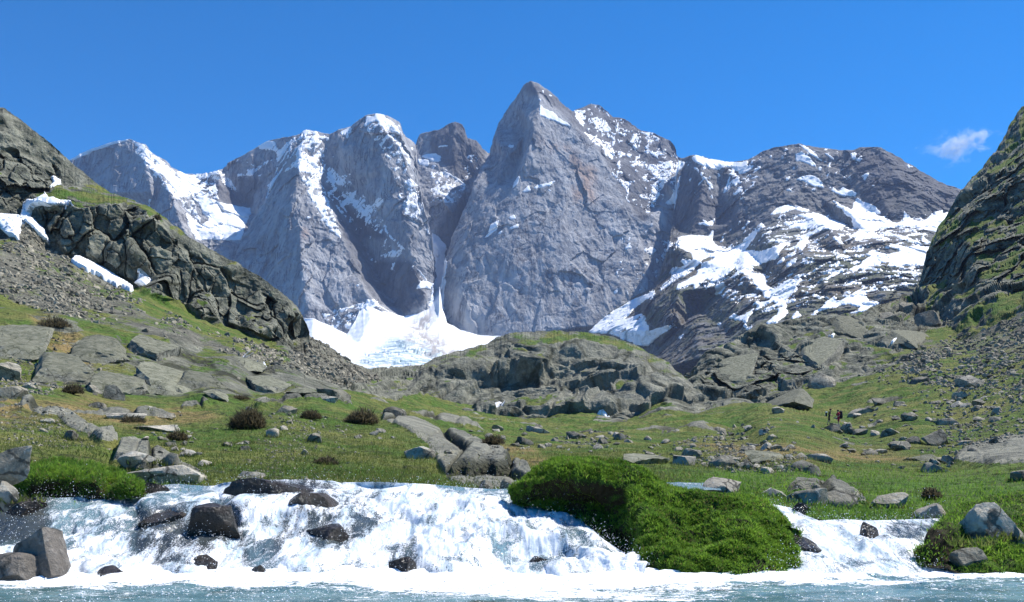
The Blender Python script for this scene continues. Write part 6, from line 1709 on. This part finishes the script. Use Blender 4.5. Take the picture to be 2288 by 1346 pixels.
def pack(root, label, mat, flap, w=.30, d=.24, h=.62, z=1.18, x=-0.26):
    o = bpy.data.objects.new('backpack', None); C.objects.link(o)
    o.location = root.location; o.rotation_euler = root.rotation_euler; o.scale = root.scale
    tag(o, label, 'backpack')
    def soft(nm, dims, at, m):
        v, f = ICO[3]
        q = np.sign(v) * np.abs(v) ** 0.55
        add_obj(nm, mesh_from_arrays(nm, q * np.array(dims) / 2 + np.array(at), f, m), o)
    soft('bag', (d, w, h), (x, 0, z), mat)
    soft('lid', (d * 1.05, w * 1.02, .14), (x + 0.01, 0, z + h / 2), flap)
    soft('pocket', (.09, w * .7, h * .4), (x - d / 2, 0, z - h * .15), flap)
    for s in (-1, 1):
        soft('strap', (.05, .055, .42), (x + d / 2 + 0.11, s * 0.13, z + 0.12), mat)
h1, _ = hiker(1852, 951, math.radians(-20), 'hiker in dark vest with auburn hair leaning toward the companion', M_BLACK, M_BLACK, M_HAIR, 0.28)
h2, _ = hiker(1874, 953, math.radians(200), 'hiker in a red top facing left under a large black pack', M_RED, M_RED, M_BLACK, 0.18)
pack(h2, 'large black backpack carried by the hiker in red', M_BLACK, M_BLACK, .38, .30, .75)
pack(h1, 'small backpack with white patches carried by the dark-vested hiker', M_BLACK, M_WHITE, .28, .2, .45)

# ------------------------------------------------------------------ flying spray and foam flecks
m_spray, nt, b = new_mat('water_drops')
b.inputs['Base Color'].default_value = (0.92, 0.94, 0.95, 1); b.inputs['Roughness'].default_value = 0.25; b.inputs['Specular IOR Level'].default_value = 0.5
def drops(name, label, P0, s, squash=1.0):
    n = len(P0); v, f = ICO[1]
    V = v[None] * s[:, None, None] * np.array([1, 1, squash]) + P0[:, None, :]
    Fc = (np.arange(n)[:, None, None] * len(v) + f[None]).reshape(-1, 3)
    return tag(add_obj(name, mesh_from_arrays(name, V.reshape(-1, 3), Fc, m_spray)), label, kind='stuff')
allp, alls = [], []
for (R, fo_), n in zip(WATER_SPOTS, (10000, 3200)):
    w = (0.25 + np.clip(fo_, 0, 1) * 0.5 + 0.5 * (fo_ < 0.55))
    rows = np.linspace(0, 1, R.shape[0])[:, None]
    w = w * (1 + 2.0 * (rows > 0.93) + 1.0 * (rows < 0.25))
    P0, Nn, i = scatter(R, n, w)
    up = np.abs(rng.normal(size=n)) * 0.05 * (1 + 1.5 * (rng.random(n) < 0.15))
    P0 = P0 + Nn * (up * 0.5)[:, None] + np.stack([rng.normal(size=n) * 0.03, -np.abs(rng.normal(size=n)) * 0.03, up], -1)
    allp.append(P0); alls.append(0.0016 + 0.0036 * rng.random(n) ** 2.5)
drops('spray', 'white drops of water thrown up by the cascades', np.concatenate(allp), np.concatenate(alls))
n = 5200
x = rng.uniform(-5.2, 5.2, n); y = rng.uniform(6.9, 8.4, n)
keep = rng.random(n) < (0.25 + 0.75 * smooth(-0.3, 0.5, fbm(np.stack([x, y * 2, np.zeros(n)], -1), 0.8, 4, seed=600)))
x, y = x[keep], y[keep]
drops('foam', 'foam flecks drifting on the pool', np.stack([x, y, POOL + 0.02 + 0.02 * rng.random(len(x))], -1), 0.003 + 0.007 * rng.random(len(x)) ** 2, 0.6)

# ------------------------------------------------------------------ cloud and haze
def cloud():
    m = bpy.data.materials.new('cloud_vapour'); m.use_nodes = True
    nt = m.node_tree; nt.nodes.clear(); n = N(nt)
    out = nt.nodes.new('ShaderNodeOutputMaterial'); v = nt.nodes.new('ShaderNodeVolumePrincipled')
    nt.links.new(v.outputs[0], out.inputs['Volume'])
    tc = nt.nodes.new('ShaderNodeTexCoord').outputs['Object']
    ln = nt.nodes.new('ShaderNodeVectorMath'); ln.operation = 'LENGTH'; nt.links.new(tc, ln.inputs[0])
    fall = n.step(ln.outputs['Value'], 1.0, 0.15)
    nz = n.noise(tc, 2.3, 6, 0.62, stretch=(1.3, 1, 0.8), dist=0.5)
    den = n.math('MULTIPLY', n.step(n.math('ADD', n.math('MULTIPLY', fall, 0.55), n.math('MULTIPLY', n.math('SUBTRACT', nz, 0.5), 2.4)), 0.27, 0.92), 0.018)
    nt.links.new(den, v.inputs['Density'])
    v.inputs['Color'].default_value = (1, 1, 1, 1); v.inputs['Anisotropy'].default_value = 0.6
    vv, ff = ICO[3]
    o = add_obj('cloud', mesh_from_arrays('cloud', vv, ff, m))
    o.location = pix(2143, 324, 5200); o.scale = (270, 130, 125); o.rotation_euler = (0, math.radians(-12), 0)
    tag(o, 'small wispy white cloud beside the right hillside', kind='stuff')
cloud()

def haze():
    m = bpy.data.materials.new('haze_air'); m.use_nodes = True
    nt = m.node_tree; nt.nodes.clear()
    out = nt.nodes.new('ShaderNodeOutputMaterial'); v = nt.nodes.new('ShaderNodeVolumePrincipled')
    nt.links.new(v.outputs[0], out.inputs['Volume'])
    v.inputs['Color'].default_value = (0.50, 0.63, 1.0, 1)
    v.inputs['Density'].default_value = 0.00006
    v.inputs['Anisotropy'].default_value = 0.0
    x0, x1, y0, y1, z0, z1 = -2600, 2600, -60, 3900, -31, 1160
    V = [(x, y, z) for x in (x0, x1) for y in (y0, y1) for z in (z0, z1)]
    Fc = [(0, 1, 3, 2), (4, 6, 7, 5), (0, 4, 5, 1), (2, 3, 7, 6), (0, 2, 6, 4), (1, 5, 7, 3)]
    tag(add_obj('haze', mesh_from_arrays('haze', np.array(V, float), np.array(Fc), m, smooth_shade=False)), 'blue mountain haze filling the air of the valley', kind='stuff')
haze()
